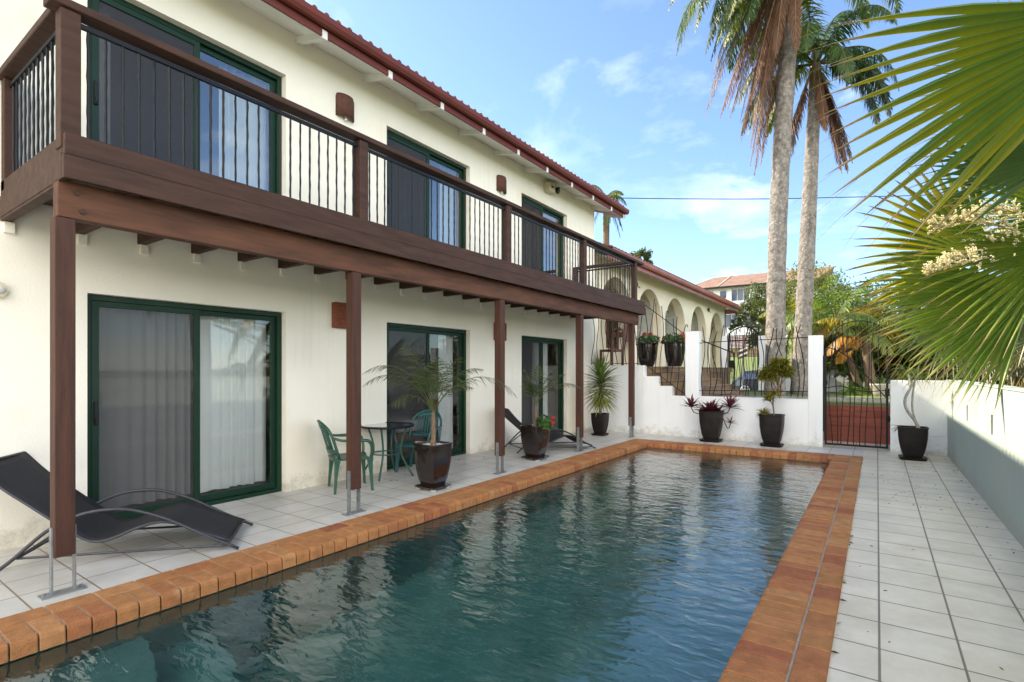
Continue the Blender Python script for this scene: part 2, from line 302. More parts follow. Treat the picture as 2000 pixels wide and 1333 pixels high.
# ---------------------------------------------------------------- mesh helpers
class MB:
    def __init__(s, org=(0, 0, 0)): s.v = []; s.f = []; s.c = []; s.cc = (1, 1, 1); s.org = Vector(org)
    def add(s, pts, faces, cols=None):
        b = len(s.v)
        for i, p in enumerate(pts):
            s.v.append(Vector(p)); s.c.append(cols[i] if cols else s.cc)
        for f in faces: s.f.append([b + i for i in f])
    def box(s, x0, x1, y0, y1, z0, z1):
        p = [(x, y, z) for z in (z0, z1) for y in (y0, y1) for x in (x0, x1)]
        s.add(p, [(0, 2, 3, 1), (4, 5, 7, 6), (0, 1, 5, 4), (2, 6, 7, 3), (0, 4, 6, 2), (1, 3, 7, 5)])
    def obox(s, c, a, b, n):
        c = Vector(c); a = Vector(a); b = Vector(b); n = Vector(n)
        p = [c + a * i + b * j + n * k for k in (-1, 1) for j in (-1, 1) for i in (-1, 1)]
        s.add(p, [(0, 2, 3, 1), (4, 5, 7, 6), (0, 1, 5, 4), (2, 6, 7, 3), (0, 4, 6, 2), (1, 3, 7, 5)])
    def bar(s, p, q, w, h, up=(0, 0, 1)):
        p = Vector(p); q = Vector(q); d = (q - p); L = d.length; d.normalize(); up = Vector(up)
        side = d.cross(up)
        if side.length < 1e-4: side = d.cross(Vector((1, 0, 0)))
        side.normalize(); u2 = side.cross(d)
        s.obox((p + q) / 2, d * L / 2, side * w / 2, u2 * h / 2)
    def tube(s, pts, r, n=6, cap=True, cols=None):
        pts = [Vector(p) for p in pts]; N = len(pts)
        rs = r if isinstance(r, (list, tuple)) else [r] * N
        b = len(s.v); ref = None
        for i, p in enumerate(pts):
            t = (pts[min(i + 1, N - 1)] - pts[max(i - 1, 0)]).normalized()
            if ref is None:
                ref = t.cross(Vector((0, 0, 1)))
                if ref.length < 0.05: ref = t.cross(Vector((1, 0, 0)))
            ref = (ref - t * ref.dot(t)).normalized(); o = t.cross(ref)
            for k in range(n):
                a = 2 * math.pi * k / n
                s.v.append(p + (ref * math.cos(a) + o * math.sin(a)) * rs[i]); s.c.append(cols[i] if cols else s.cc)
        for i in range(N - 1):
            for k in range(n):
                s.f.append([b + i * n + k, b + i * n + (k + 1) % n, b + (i + 1) * n + (k + 1) % n, b + (i + 1) * n + k])
        if cap:
            s.f.append([b + k for k in range(n)][::-1]); s.f.append([b + (N - 1) * n + k for k in range(n)])
    def loft(s, rings, cap=True):
        b = len(s.v); n = len(rings[0])
        for r in rings:
            for p in r: s.v.append(Vector(p)); s.c.append(s.cc)
        for i in range(len(rings) - 1):
            for k in range(n):
                s.f.append([b + i * n + k, b + i * n + (k + 1) % n, b + (i + 1) * n + (k + 1) % n, b + (i + 1) * n + k])
        if cap:
            s.f.append([b + k for k in range(n)][::-1]); s.f.append([b + (len(rings) - 1) * n + k for k in range(n)])
    def prism(s, poly, a, b_):           # extrude a polygon (list of Vectors) from offset a to b_
        n = len(poly); a = Vector(a); b_ = Vector(b_)
        p = [Vector(q) + a for q in poly] + [Vector(q) + b_ for q in poly]
        s.add(p, [list(range(n))[::-1], [n + i for i in range(n)]] + [(i, (i + 1) % n, n + (i + 1) % n, n + i) for i in range(n)])
    def ball(s, c, r, nu=8, nv=6, sc=(1, 1, 1)):
        c = Vector(c); rings = []
        for j in range(1, nv):
            a = math.pi * j / nv
            rings.append([c + Vector((math.cos(2 * math.pi * k / nu) * math.sin(a) * r * sc[0], math.sin(2 * math.pi * k / nu) * math.sin(a) * r * sc[1], -math.cos(a) * r * sc[2])) for k in range(nu)])
        s.loft(rings)
    def build(s, name, m, parent=None, smooth=False, bevel=0.0, loc=None):
        me = bpy.data.meshes.new(name)
        o0 = s.org
        me.from_pydata([tuple(p - o0) for p in s.v], [], s.f); me.update()
        if any(c != (1, 1, 1) for c in s.c[:50]) or any(c != (1, 1, 1) for c in s.c[-50:]):
            at = me.color_attributes.new('col', 'FLOAT_COLOR', 'POINT')
            flat = []
            for c in s.c: flat.extend((c[0], c[1], c[2], 1.0))
            at.data.foreach_set('color', flat)
        if smooth: me.polygons.foreach_set('use_smooth', [True] * len(me.polygons))
        me.materials.append(M[m] if isinstance(m, str) else m)
        o = bpy.data.objects.new(name, me); col.objects.link(o)
        if parent: o.parent = parent
        elif loc is not None: o.location = loc
        elif o0.length: o.location = o0
        if bevel:
            md = o.modifiers.new('bevel', 'BEVEL'); md.width = bevel; md.segments = 2; md.limit_method = 'ANGLE'; md.angle_limit = rad(40)
        return o
def tag(o, label=None, cat=None, group=None, kind=None):
    if label: o['label'] = label
    if cat: o['category'] = cat
    if group: o['group'] = group
    if kind: o['kind'] = kind
    return o
def thing(name, label, cat, loc=(0, 0, 0), rz=0.0, group=None):
    o = bpy.data.objects.new(name, None); col.objects.link(o); o.empty_display_size = 0.2
    o.location = loc; o.rotation_euler = (0, 0, rz)
    return tag(o, label, cat, group)
def copy_tree(o, parent=None):
    c = o.copy(); col.objects.link(c)
    if parent: c.parent = parent
    for ch in [x for x in bpy.data.objects if x.parent == o]: copy_tree(ch, c)
    return c
def lerp(a, b, t): return a + (b - a) * t
def lc(a, b, t): t = max(0, min(1, t)); return tuple(a[i] + (b[i] - a[i]) * t for i in range(3))
def jc(c, j): k = 1 + rnd.uniform(-j, j); return (c[0] * k * (1 + rnd.uniform(-j, j) * 0.4), c[1] * k, c[2] * k)
def interp(pts, n):
    pts = [Vector(p) for p in pts]; outp = []
    for i in range(len(pts) - 1):
        p0 = pts[max(i - 1, 0)]; p1 = pts[i]; p2 = pts[i + 1]; p3 = pts[min(i + 2, len(pts) - 1)]
        for k in range(n):
            t = k / n
            outp.append(0.5 * ((2 * p1) + (p2 - p0) * t + (2 * p0 - 5 * p1 + 4 * p2 - p3) * t * t + (3 * p1 - p0 - 3 * p2 + p3) * t ** 3))
    outp.append(pts[-1]); return outp

# ================================================================= THE SETTING
WX = -5.95            # house front wall
PX0, PX1, PY0, PY1 = -3.85, -0.60, -1.0, 10.35     # pool water edge
# lawn / garden: one sheet reaching the horizon
g = MB()
for (a, b, c_, d) in ((-900, 900, -900, -8), (-900, -11.4, -8, 12), (13.9, 900, -8, 12), (-900, 900, 12, 30.5)):
    g.add([(a, c_, -0.5), (b, c_, -0.5), (b, d, -0.5), (a, d, -0.5)], [(0, 1, 2, 3)])
g.add([(-900, 30.5, -0.5), (900, 30.5, -0.5), (900, 1500, 6.0), (-900, 1500, 6.0)], [(0, 1, 2, 3)])
tag(g.build('ground', 'grass'), kind='structure')
# raised garden behind the court
g = MB(); ys = [12.15, 13.2, 16, 20.2, 24, 27.2]; zs = [0.80, 0.80, 0.82, 0.78, 0.35, 0.02]
for x0, x1 in ((-2.6, -0.95), (0.3, 14)):
    g.box(x0, x1, 12.0 if x0 < -2 else 11.99, 13.04, -0.6, 0.8)
n = len(ys)
for i in range(1, n - 1):
    g.add([(-40, ys[i], zs[i]), (14, ys[i], zs[i]), (14, ys[i + 1], zs[i + 1]), (-40, ys[i + 1], zs[i + 1])], [(0, 1, 2, 3)])
g.add([(-40, 13.0, -.6), (14, 13.0, -.6), (14, 13.2, .8), (-40, 13.2, .8)], [(0, 1, 2, 3)])
tag(g.build('garden_lawn', 'grass'), kind='structure')
g = MB(); g.box(1.22, 14, -8, 11.98, -0.6, 0.62)
tag(g.build('garden_bed', 'soil'), kind='structure')
g = MB(); g.box(-60, 60, 27.2, 36.5, -0.6, 0.03)
tag(g.build('street', 'asphalt'), kind='structure')
g = MB(); g.box(-60, 60, 36.5, 37.6, -0.6, 0.17)
tag(g.build('footpath', 'concrete'), kind='structure')
g = MB()
for (ya, za), (yb, zb) in (((37.6, .18), (42, .5)), ((42, .5), (52, 2.3)), ((52, 2.3), (60, 3.9)), ((60, 3.9), (90, 4.6))):
    g.add([(-60, ya, za), (60, ya, za), (60, yb, zb), (-60, yb, zb)], [(0, 1, 2, 3)])
tag(g.build('verge_lawn', 'grass'), kind='structure')
# gravel strip in the garden with kerb
g = MB()
for i in range(700):
    x = rnd.uniform(-3.2, 1.8); y = rnd.uniform(13.9, 14.6); g.ball((x, y, 0.82), rnd.uniform(0.015, 0.035), 5, 3)
tag(g.build('garden_gravel', 'pebble'), 'white pebbles strewn along the garden edge behind the gate', 'gravel', kind='stuff')
g = MB()
for i in range(12):
    g.box(-3.3 + i * 0.44, -3.3 + i * 0.44 + 0.425, 13.6, 13.72, 0.7, 0.88 + rnd.uniform(0, .012))
tag(g.build('garden_kerb', 'concrete'), kind='structure')

# pool deck
def deck(name, m, rects, z=0.0):
    g = MB()
    for (x0, x1, y0, y1) in rects: g.add([(x0, y0, z), (x1, y0, z), (x1, y1, z), (x0, y1, z)], [(0, 1, 2, 3)])
    return tag(g.build(name, m), kind='structure')
CXO0, CXO1, CYO1 = -4.28, -0.20, 10.78
deck('pool_deck_right', 'tile_r', [(CXO1, 1.05, -6, 11.9), (-0.95, 0.3, 11.9, 13.1)])
deck('pool_deck_left', 'tile_l', [(-6.2, CXO0, -6, 12.3), (CXO0, CXO1, CYO1, 11.95)])
# pool basin
g = MB(); D = -1.45
x0, x1, y0, y1 = PX0 - 0.03, PX1 + 0.03, PY0 - 0.03, PY1 + 0.03
g.add([(x0, y0, D), (x1, y0, D), (x1, y1, D), (x0, y1, D), (x0, y0, -0.045), (x1, y0, -0.045), (x1, y1, -0.045), (x0, y1, -0.045)],
      [(0, 1, 2, 3), (0, 4, 5, 1), (1, 5, 6, 2), (2, 6, 7, 3), (3, 7, 4, 0)])
for r, z in ((1.25, -0.75), (0.85, -0.42)):
    ring = [Vector((x0 + 0.0 + r * math.cos(a) * 1.2, 0.55 + r * math.sin(a), 0)) for a in [rad(-90 + 180 * k / 20) for k in range(21)]]
    g.prism(ring, (0, 0, D), (0, 0, z))
tag(g.build('pool_basin', 'basin'), kind='structure')
g = MB(); NX, NY = 2, 2
g.add([(x0, y0, -0.085), (x1, y0, -0.085), (x1, y1, -0.085), (x0, y1, -0.085)], [(0, 1, 2, 3)])
tag(g.build('pool_water', 'water'), kind='structure')
# coping bricks
BC = [(0.43, 0.185, 0.068), (0.46, 0.205, 0.076), (0.40, 0.155, 0.060), (0.44, 0.19, 0.066), (0.47, 0.225, 0.088), (0.42, 0.17, 0.064), (0.44, 0.195, 0.074), (0.35, 0.12, 0.052)]
cop = MB(); mor = MB()
def brick(p0, along, inw, w, ln, z=0.022, nose=True):
    """p0 outer corner; along unit vector, inw unit vector; w along length; ln depth towards the pool"""
    p0 = Vector(p0); a = Vector(along); b = Vector(inw)
    cop.cc = jc(rnd.choice(BC), 0.06)
    zj = z + rnd.uniform(-0.0015, 0.0015)
    if nose: prof = [(0, -0.05), (0, zj - 0.006), (0.006, zj), (ln - 0.035, zj), (ln - 0.018, zj - 0.004), (ln - 0.006, zj - 0.014), (ln, zj - 0.032), (ln, -0.078)]
    else: prof = [(0, -0.05), (0, zj - 0.005), (0.005, zj), (ln - 0.004, zj), (ln, zj - 0.004), (ln, -0.05)]
    poly = [p0 + b * s_ + Vector((0, 0, h)) for s_, h in prof]
    e = 0.004
    polyc = [q + (a * e) for q in poly]
    ctr = sum(poly, Vector()) / len(poly)
    r0 = [ctr + (q - ctr) * 0.985 for q in poly]; r0 = [Vector((q.x, q.y, min(q.z, zj - 0.004))) for q in r0]
    rings = [r0, [q + a * e for q in poly], [q + a * (w - e) for q in poly], [q + a * w for q in r0]]
    cop.loft(rings)
def run(start, along, inw, total, header, outer, first=True):
    start = Vector(start); a = Vector(along); b = Vector(inw)
    t = 0
    while t < total - 0.05:          # inner headers
        w = min(header, total - t); brick(start + a * (t + 0.004) + b * (outer + 0.010), a, b, w - 0.009, 0.43 - outer - 0.010); t += header
    t = 0
    while t < total - 0.05:
        w = min(header * 2, total - t); brick(start + a * (t + 0.004), a, b, w - 0.009, outer - 0.002, nose=False); t += header * 2
run((CXO0, PY0 - 0.43, 0), (0, 1, 0), (1, 0, 0), CYO1 - PY0 + 0.43, 0.122, 0.165)
run((CXO1, PY0 - 0.43, 0), (0, 1, 0), (-1, 0, 0), CYO1 - PY0 + 0.43, 0.122, 0.150)
run((CXO0 + 0.43, CYO1, 0), (1, 0, 0), (0, -1, 0), CXO1 - CXO0 - 0.83, 0.122, 0.165)
run((CXO0 + 0.43, PY0 - 0.43, 0), (1, 0, 0), (0, 1, 0), CXO1 - CXO0 - 0.83, 0.122, 0.165)
tag(cop.build('pool_coping', 'brick'), kind='structure')
for a in ((CXO0 + .004, CXO0 + .40, PY0 - .42, CYO1 - .004), (CXO1 - .37, CXO1 - .004, PY0 - .42, CYO1 - .004), (CXO0 + .41, CXO1 - .38, CYO1 - .40, CYO1 - .004), (CXO0 + .41, CXO1 - .38, PY0 - .42, PY0 - .02)):
    mor.box(a[0], a[1], a[2], a[3], -0.06, 0.015)
tag(mor.build('coping_mortar', 'mortar'), kind='structure')

# ================================================================= MAIN HOUSE
house = thing('main_house', 'long two storey white house with green sliding doors and red tiled eaves beside the pool', 'house', (-8.5, 5.0, 0))
HO = house.location
def hb(): return MB(HO)
OPN = [(1.71, 3.68), (5.29, 7.22), (8.87, 10.78)]
WT = 0.24
def wall_with_openings(mb, x0, x1, ya, yb, za, zb, ops, zo0, zo1):
    y = ya
    for (a, b) in ops:
        mb.box(x0, x1, y, a, za, zb); y = b
        if zo0 > za: mb.box(x0, x1, a, b, za, zo0)
        mb.box(x0, x1, a, b, zo1, zb)
    mb.box(x0, x1, y, yb, za, zb)
w = hb()
wall_with_openings(w, WX - WT, WX, -5, 12.22, -0.3, 2.98, OPN, -0.02, 2.21)
wall_with_openings(w, WX - WT, WX, -5, 12.22, 2.98, 5.70, OPN, 3.00, 5.12)
w.box(-11.5, WX - WT, 11.98, 12.22, -0.3, 5.72)
w.prism([Vector((WX - WT, 0, 5.70)), Vector((-11.5, 0, 5.70)), Vector((-11.5, 0, 7.0)), Vector((-10.2, 0, 7.05)), Vector((WX - WT, 0, 5.74))], (0, 11.98, 0), (0, 12.22, 0))
w.build('wall', 'render', house)
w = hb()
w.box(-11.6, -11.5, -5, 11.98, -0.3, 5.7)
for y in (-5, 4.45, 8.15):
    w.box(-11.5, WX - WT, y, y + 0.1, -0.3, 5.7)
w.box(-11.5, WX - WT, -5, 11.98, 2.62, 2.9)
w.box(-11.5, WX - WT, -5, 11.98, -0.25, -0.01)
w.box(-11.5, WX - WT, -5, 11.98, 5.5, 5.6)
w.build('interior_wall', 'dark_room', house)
# roof
rf = hb(); EX = -5.44; EZ = 5.62; SL = math.tan(rad(19)); per = 0.165
nW = int((12.95 + 5.6) / per)
prof = []
for i in range(nW):
    y = -5.6 + i * per
    for k in range(6):
        t = k / 6.0
        prof.append((y + t * per, 0.070 * abs(math.sin(math.pi * t / .66)) ** 0.6 if t < 0.62 else -0.008))
rows = 15
for r in range(rows):
    xa = EX + 0.06 - r * 0.36; xb = xa - 0.40
    za = EZ + 0.075 + (EX - xa) * SL + 0.02; zb = EZ + 0.075 + (EX - xb) * SL
    pts = []
    for (y, h) in prof: pts.append((xa, y, za + h)); 
    for (y, h) in prof: pts.append((xb, y, zb + h))
    for (y, h) in prof: pts.append((xa, y, za + h - 0.03))
    N = len(prof)
    rf.add(pts, [(i, i + 1, N + i + 1, N + i) for i in range(N - 1)] + [(2 * N + i, 2 * N + i + 1, i + 1, i) for i in range(N - 1)])
xr = EX - rows * 0.36 - 0.3
rf.add([(EX, -5.6, EZ + .05), (EX, 12.95, EZ + .05), (xr, 12.95, EZ + .05 + (EX - xr) * SL), (xr, -5.6, EZ + .05 + (EX - xr) * SL), (2 * xr - EX, 12.95, EZ), (2 * xr - EX, -5.6, EZ)], [(0, 1, 2, 3), (3, 2, 4, 5)])
roof = rf.build('roof', 'roof', house)
s = hb()   # soffit lining (sloping)
s.add([(EX, -5.6, EZ - .115), (EX, 12.9, EZ - .115), (-6.0, 12.9, EZ - .115 + 0.56 * SL), (-6.0, -5.6, EZ - .115 + .56 * SL)], [(0, 1, 2, 3)])
s.build('soffit', 'white_paint', house)
f_ = hb(); f_.box(EX, EX + 0.025, -5.6, 12.95, EZ - 0.14, EZ + 0.04); f_.build('fascia', 'gutter', house)
gt = hb()
gp = [(0.027, 0.0), (0.027, -0.085), (0.06, -0.10), (0.10, -0.09), (0.125, -0.05), (0.13, 0.0), (0.138, 0.003), (0.138, -0.008)]
gp2 = [(0.027, 0.0), (0.027, -0.085), (0.06, -0.10), (0.10, -0.09), (0.125, -0.05), (0.13, 0.012), (0.118, 0.012), (0.11, -0.04), (0.06, -0.085), (0.035, -0.08), (0.035, 0)]
gt.prism([Vector((EX + a, 0, EZ + 0.045 + b)) for a, b in gp2], (0, -5.6, 0), (0, 12.98, 0))
gt.build('gutter', 'gutter', house)
for k in range(-1, 10):
    y = 3.85 + 1.03 * k - 0.0
    if k == 9: y = 12.86
    r = hb()
    r.prism([Vector((EX + .03, 0, EZ - .165)), Vector((EX + .03, 0, EZ - .065)), Vector((WX - .02, 0, EZ + .0 + .49 * SL - .07)), Vector((WX - .02, 0, EZ + .49 * SL - .20))], (0, y - 0.035, 0), (0, y + 0.035, 0))
    r.build('rafter', 'white_paint', house)
b_ = hb(); b_.prism([Vector((EX + .02, 0, EZ - .12)), Vector((EX + .02, 0, EZ + .07)), Vector((-10.8, 0, EZ + 5.3 * SL + .07)), Vector((-10.8, 0, EZ + 5.3 * SL - .13))], (0, 12.90, 0), (0, 12.945, 0))
b_.build('barge_board', 'white_paint', house)

def sliding_door(ya, yb, z0, z1, gl='glass', mid=None):
    d = hb(); X0 = WX - 0.17; X1 = WX - 0.09; fw = 0.055
    d.box(X0, X1, ya, ya + fw, z0, z1); d.box(X0, X1, yb - fw, yb, z0, z1)
    d.box(X0, X1, ya + fw, yb - fw, z1 - fw, z1); d.box(X0, X1, ya + fw, yb - fw, z0, z0 + 0.045)
    door = d.build('sliding_door', 'green', house, bevel=0.003)
    mid = mid or (ya + yb) / 2
    def panel(a, b, x, glass, nm):
        p = hb(); sw = 0.06; zz0 = z0 + 0.047; zz1 = z1 - fw - 0.002
        p.box(x - .015, x + .015, a, a + sw, zz0, zz1); p.box(x - .015, x + .015, b - sw, b, zz0, zz1)
        p.box(x - .015, x + .015, a + sw, b - sw, zz1 - .055, zz1); p.box(x - .015, x + .015, a + sw, b - sw, zz0, zz0 + .075)
        p.build('panel_frame', 'green', door, bevel=0.003)
        q = hb(); q.add([(x, a + sw, zz0 + .075), (x, b - sw, zz0 + .075), (x, b - sw, zz1 - .055), (x, a + sw, zz1 - .055)], [(0, 1, 2, 3)])
        q.build(nm, glass, door)
    panel(ya + fw + .002, mid + .035, X1 - 0.017, 'screen', 'insect_screen')
    panel(mid - .035, yb - fw - .002, X0 + 0.018, gl, 'glass_pane')
    h = hb(); h.box(X1, X1 + 0.02, ya + .075, ya + .105, z0 + 0.98, z0 + 1.20); h.box(X1 + .02, X1 + .035, ya + .083, ya + .097, z0 + .99, z0 + 1.05)
    h.build('door_handle', 'black', door, bevel=0.003)
    return door
for (a, b) in OPN:
    sliding_door(a, b, 0.0, 2.21)
    sliding_door(a, b, 3.02, 5.12, 'glass_sky')

def curtain(name, label, x, ya, yb, z0, z1, amp=0.03, per=0.11, hem=None, m='curtain'):
    c = MB((x, (ya + yb) / 2, z0)); n = int((yb - ya) / 0.012); rows = [z0, z0 + 0.15, (z0 + z1) / 2, z1 - .1, z1]
    ph = rnd.uniform(0, 6); pts = []
    for j, z in enumerate(rows):
        for i in range(n + 1):
            y = ya + (yb - ya) * i / n
            k = 0.6 + 0.4 * math.sin(y * 7.3 + ph)
            pts.append((x + amp * k * math.sin(2 * math.pi * y / per + math.sin(y * 9 + ph) * 1.3) * (1.15 if j < 2 else 0.9), y, z + (0.006 * math.sin(y * 23 + ph) if j == 0 else 0)))
    c.add(pts, [(j * (n + 1) + i, j * (n + 1) + i + 1, (j + 1) * (n + 1) + i + 1, (j + 1) * (n + 1) + i) for j in range(len(rows) - 1) for i in range(n)])
    return tag(c.build(name, m, smooth=True), label, 'curtain')
cx_ = WX - 0.30
curtain('curtain', 'wide sheer white curtain filling the nearest lower sliding door', cx_, 1.72, 3.60, 0.12, 2.16)
curtain('curtain', 'narrow pale curtain gathered at the right of the lower middle door, by the bed', cx_, 6.72, 7.12, 0.05, 2.16)
curtain('curtain', 'pale curtain gathered behind the glass of the farthest lower door', cx_, 9.75, 10.35, 0.05, 2.16)
curtain('curtain', 'grey drape hanging at the left edge of the nearest balcony door', cx_, 1.80, 1.98, 3.05, 5.05, per=0.06)
curtain('curtain', 'sheer white curtain behind the right glass of the nearest balcony door', cx_, 3.02, 3.60, 3.05, 5.05)
curtain('curtain', 'sheer white curtain behind the right glass of the middle balcony door', cx_, 6.75, 7.15, 3.05, 5.05)
# bed in middle room
bed = thing('bed', 'low bed with white linen and orange timber base seen through the lower middle door', 'bed', (-7.5, 7.2, 0))
b_ = MB(bed.location); b_.box(-8.4, -6.75, 6.2, 7.95, 0.06, 0.40); b_.build('bed_base', 'wood_orange', bed, bevel=0.02)
b_ = MB(bed.location); b_.box(-8.4, -6.72, 6.18, 7.95, 0.41, 0.62); b_.build('mattress', 'linen', bed, bevel=0.05)
b_ = MB(bed.location); b_.ball((-7.0, 7.5, 0.74), 0.3, 12, 8, (0.8, 1.1, 0.42)); b_.build('pillow', 'linen', bed, smooth=True)

# wall lamps
def tile_lamp(y, z, label):
    t = thing('tile_wall_lamp', label, 'wall lamp', (WX, y, z), group='curved terracotta lamps on the upper wall')
    m = MB(); n = 8; W = 0.145; Hh = 0.30
    pts = []
    for j, (zz_, k) in enumerate(((0, 1), (Hh * .85, 1), (Hh, .9))):
        for i in range(n + 1):
            a = math.pi * i / n
            pts.append((math.sin(a) * 0.085 * k + 0.004, -math.cos(a) * W * k, zz_))
    m.add(pts, [(j * (n + 1) + i, j * (n + 1) + i + 1, (j + 1) * (n + 1) + i + 1, (j + 1) * (n + 1) + i) for j in range(2) for i in range(n)])
    o = m.build('lamp_shade', 'terra', t, smooth=True); so_ = o.modifiers.new('thick', 'SOLIDIFY'); so_.thickness = 0.012
    m = MB(); m.tube([(0.03, 0, -0.03), (0.03, 0, 0.02)], 0.018, 8); m.build('lamp_holder', 'white_paint', t)
tile_lamp(4.54, 4.92, 'curved terracotta tile lamp between the nearest and middle balcony doors')
tile_lamp(8.15, 4.92, 'curved terracotta tile lamp between the middle and farthest balcony doors')
def box_lamp(y, z, label):
    t = thing('carved_wall_lamp', label, 'wall lamp', (WX, y, z), group='square carved lamps on the lower wall')
    m = MB(); m.box(0.002, 0.10, -0.15, 0.15, 0, 0.34); m.build('lamp_box', 'terra_red', t, bevel=0.01)
    m = MB()
    for i in range(5):
        for j in range(5): m.ball((0.10, -0.11 + 0.055 * i, 0.06 + 0.055 * j), 0.017 + .006 * ((i + j) % 2), 6, 4)
    m.build('carving', 'terra_red', t, smooth=True)
box_lamp(4.48, 2.06, 'square carved terracotta lamp on the lower wall beside the second balcony post')
box_lamp(8.06, 2.06, 'square carved terracotta lamp on the lower wall beside the third balcony post')
t = thing('bulkhead_light', 'small cream bulkhead light on the lower wall at the left edge', 'wall lamp', (WX, 1.10, 2.16))
m = MB(); m.tube([(0, 0, 0), (0.04, 0, 0)], 0.07, 14); m.build('light_base', 'beige_plastic', t, smooth=False)
m = MB(); m.ball((0.045, 0, 0), 0.055, 12, 8, (0.8, 1, 0.6)); m.build('light_lens', 'linen', t, smooth=True)
t = thing('floodlight', 'beige box with black round floodlight fixed under the eave', 'floodlight', (WX, 9.85, 5.38))
m = MB(); m.box(0, 0.16, -0.12, 0.12, 0, 0.20); m.build('light_box', 'beige_plastic', t, bevel=0.01)
m = MB(); m.tube([(0.10, 0.17, 0.10), (0.20, 0.20, 0.07)], [0.05, 0.075], 14); m.build('lamp_head', 'black', t)
m = MB(); m.box(0.161, 0.165, -0.06, 0.03, 0.08, 0.13); m.build('sensor', 'terra', t)

# ================================================================= BALCONY
bal = thing('timber_balcony', 'dark brown timber balcony on square posts with black steel balusters', 'balcony', (-5.1, 6.3, 0))
BO = bal.location
def bb(): return MB(BO)
PY = [1.16, 3.55, 6.14, 8.63, 11.12]
BX = -4.50; YA, YB = 1.12, 11.56
m = bb(); m.box(-4.55, -4.45, 1.12, 11.42, 2.522, 2.77); beam = m.build('beam', 'timber_beam', bal, bevel=0.006)
for y, z in ((1.22, 2.70), (1.25, 2.58), (11.32, 2.70), (11.32, 2.58)):
    k = bb(); k.tube([(-4.452, y, z), (-4.435, y, z)], 0.017, 8); k.build('bolt', 'timber', beam)
for k in range(23):
    y = 1.13 + 0.49 * k + .03
    if y > 11.5: break
    m = bb(); m.prism([Vector((WX, 0, 2.735)), Vector((-4.553, 0, 2.735)), Vector((-4.553, 0, 2.773)), Vector((-4.40, 0, 2.773)), Vector((-4.40, 0, 2.935)), Vector((WX, 0, 2.935))], (0, y - .034, 0), (0, y + .034, 0)); m.build('joist', 'timber', bal)
for k in range(22):
    y = 1.13 + 0.49 * k + .05
    if y > 11.5: break
    m = bb(); m.box(WX, WX + 0.03, y - 0.035, y + 0.035, 2.64, 2.733); m.build('joist_hanger', 'render', bal, bevel=0.004)
m = bb()
nb = 17
for i in range(nb):
    xa = WX + 0.005 + i * 0.094; m.box(xa, xa + 0.088, YA + .03, YB - .03, 2.937, 2.965)
m.build('deck_boards', 'deck_under', bal)
m = bb(); m.box(-4.365, -4.33, YA, YB, 2.755, 2.91); m.build('edge_board', 'timber', bal, bevel=0.004)
m = bb(); m.box(-4.39, -4.345, YA + .01, YB - .01, 2.915, 3.055); m.build('kick_board', 'timber', bal, bevel=0.004)
for ya in (YA, YB - 0.035):
    s_ = -1 if ya < 3 else 1
    m = bb(); m.box(WX, -4.368, ya, ya + 0.035, 2.755, 2.91); m.build('edge_board', 'timber', bal, bevel=0.004)
    m = bb(); m.box(WX, -4.395, ya + 0.01, ya + 0.045, 2.915, 3.055); m.build('kick_board', 'timber', bal, bevel=0.004)
# lower posts with galvanised stirrups
for y in PY:
    m = bb(); m.box(-4.555, -4.445, y - .055, y + .055, 0.255, 2.518); p = m.build('post', 'timber_post', bal, bevel=0.005)
    for dy in (-0.061, 0.061):
        k = bb(); k.box(-4.525, -4.475, y + dy - .005, y + dy + .005, 0.008, 0.45); k.build('stirrup', 'galv', p)
    k = bb(); k.box(-4.55, -4.45, y - .12, y + .12, 0.001, 0.009)
    for (ax, ay) in ((-4.5, y - .1), (-4.5, y + .1)): k.tube([(ax, ay, .009), (ax, ay, .025)], .011, 6)
    k.build('base_plate', 'galv', p)
# upper posts
UP = [1.175, 3.60, 6.23, 8.66, 11.14]
for i, y in enumerate(UP):
    hw = 0.055
    m = bb(); m.box(-4.50, -4.392, y - hw, y + hw, 2.97, 3.89); m.build('railing_post', 'timber', bal, bevel=0.005)
m = bb(); m.box(-5.93, -5.84, 1.13, 1.22, 2.97, 3.89); m.build('railing_post', 'timber', bal, bevel=0.005)
m = bb(); m.box(-5.93, -5.84, 11.05, 11.14, 2.97, 3.89); m.build('railing_post', 'timber', bal, bevel=0.005)
m = bb(); m.box(-4.515, -4.37, 1.06, 11.56, 3.895, 3.95); m.build('handrail', 'timber', bal, bevel=0.008)
m = bb(); m.box(WX, -4.52, 1.10, 1.24, 3.895, 3.95); m.build('handrail', 'timber', bal, bevel=0.008)
m = bb(); m.box(WX, -4.52, 11.08, 11.22, 3.895, 3.95); m.build('handrail', 'timber', bal, bevel=0.008)
def baluster_mesh():
    m = MB(); pts = []
    for i in range(13):
        z = 3.085 + 0.735 * i / 12
        pts.append((0.0008 * math.sin(i * 1.9), 0.0016 * math.sin(i * 1.57), z - 3.085))
    m.tube(pts, [0.0082 + 0.0018 * (i % 2) for i in range(13)], 6)
    me = m.build('baluster', 'black')
    return me
bproto = baluster_mesh(); bmesh_ = bproto.data; bpy.data.objects.remove(bproto)
count = 0
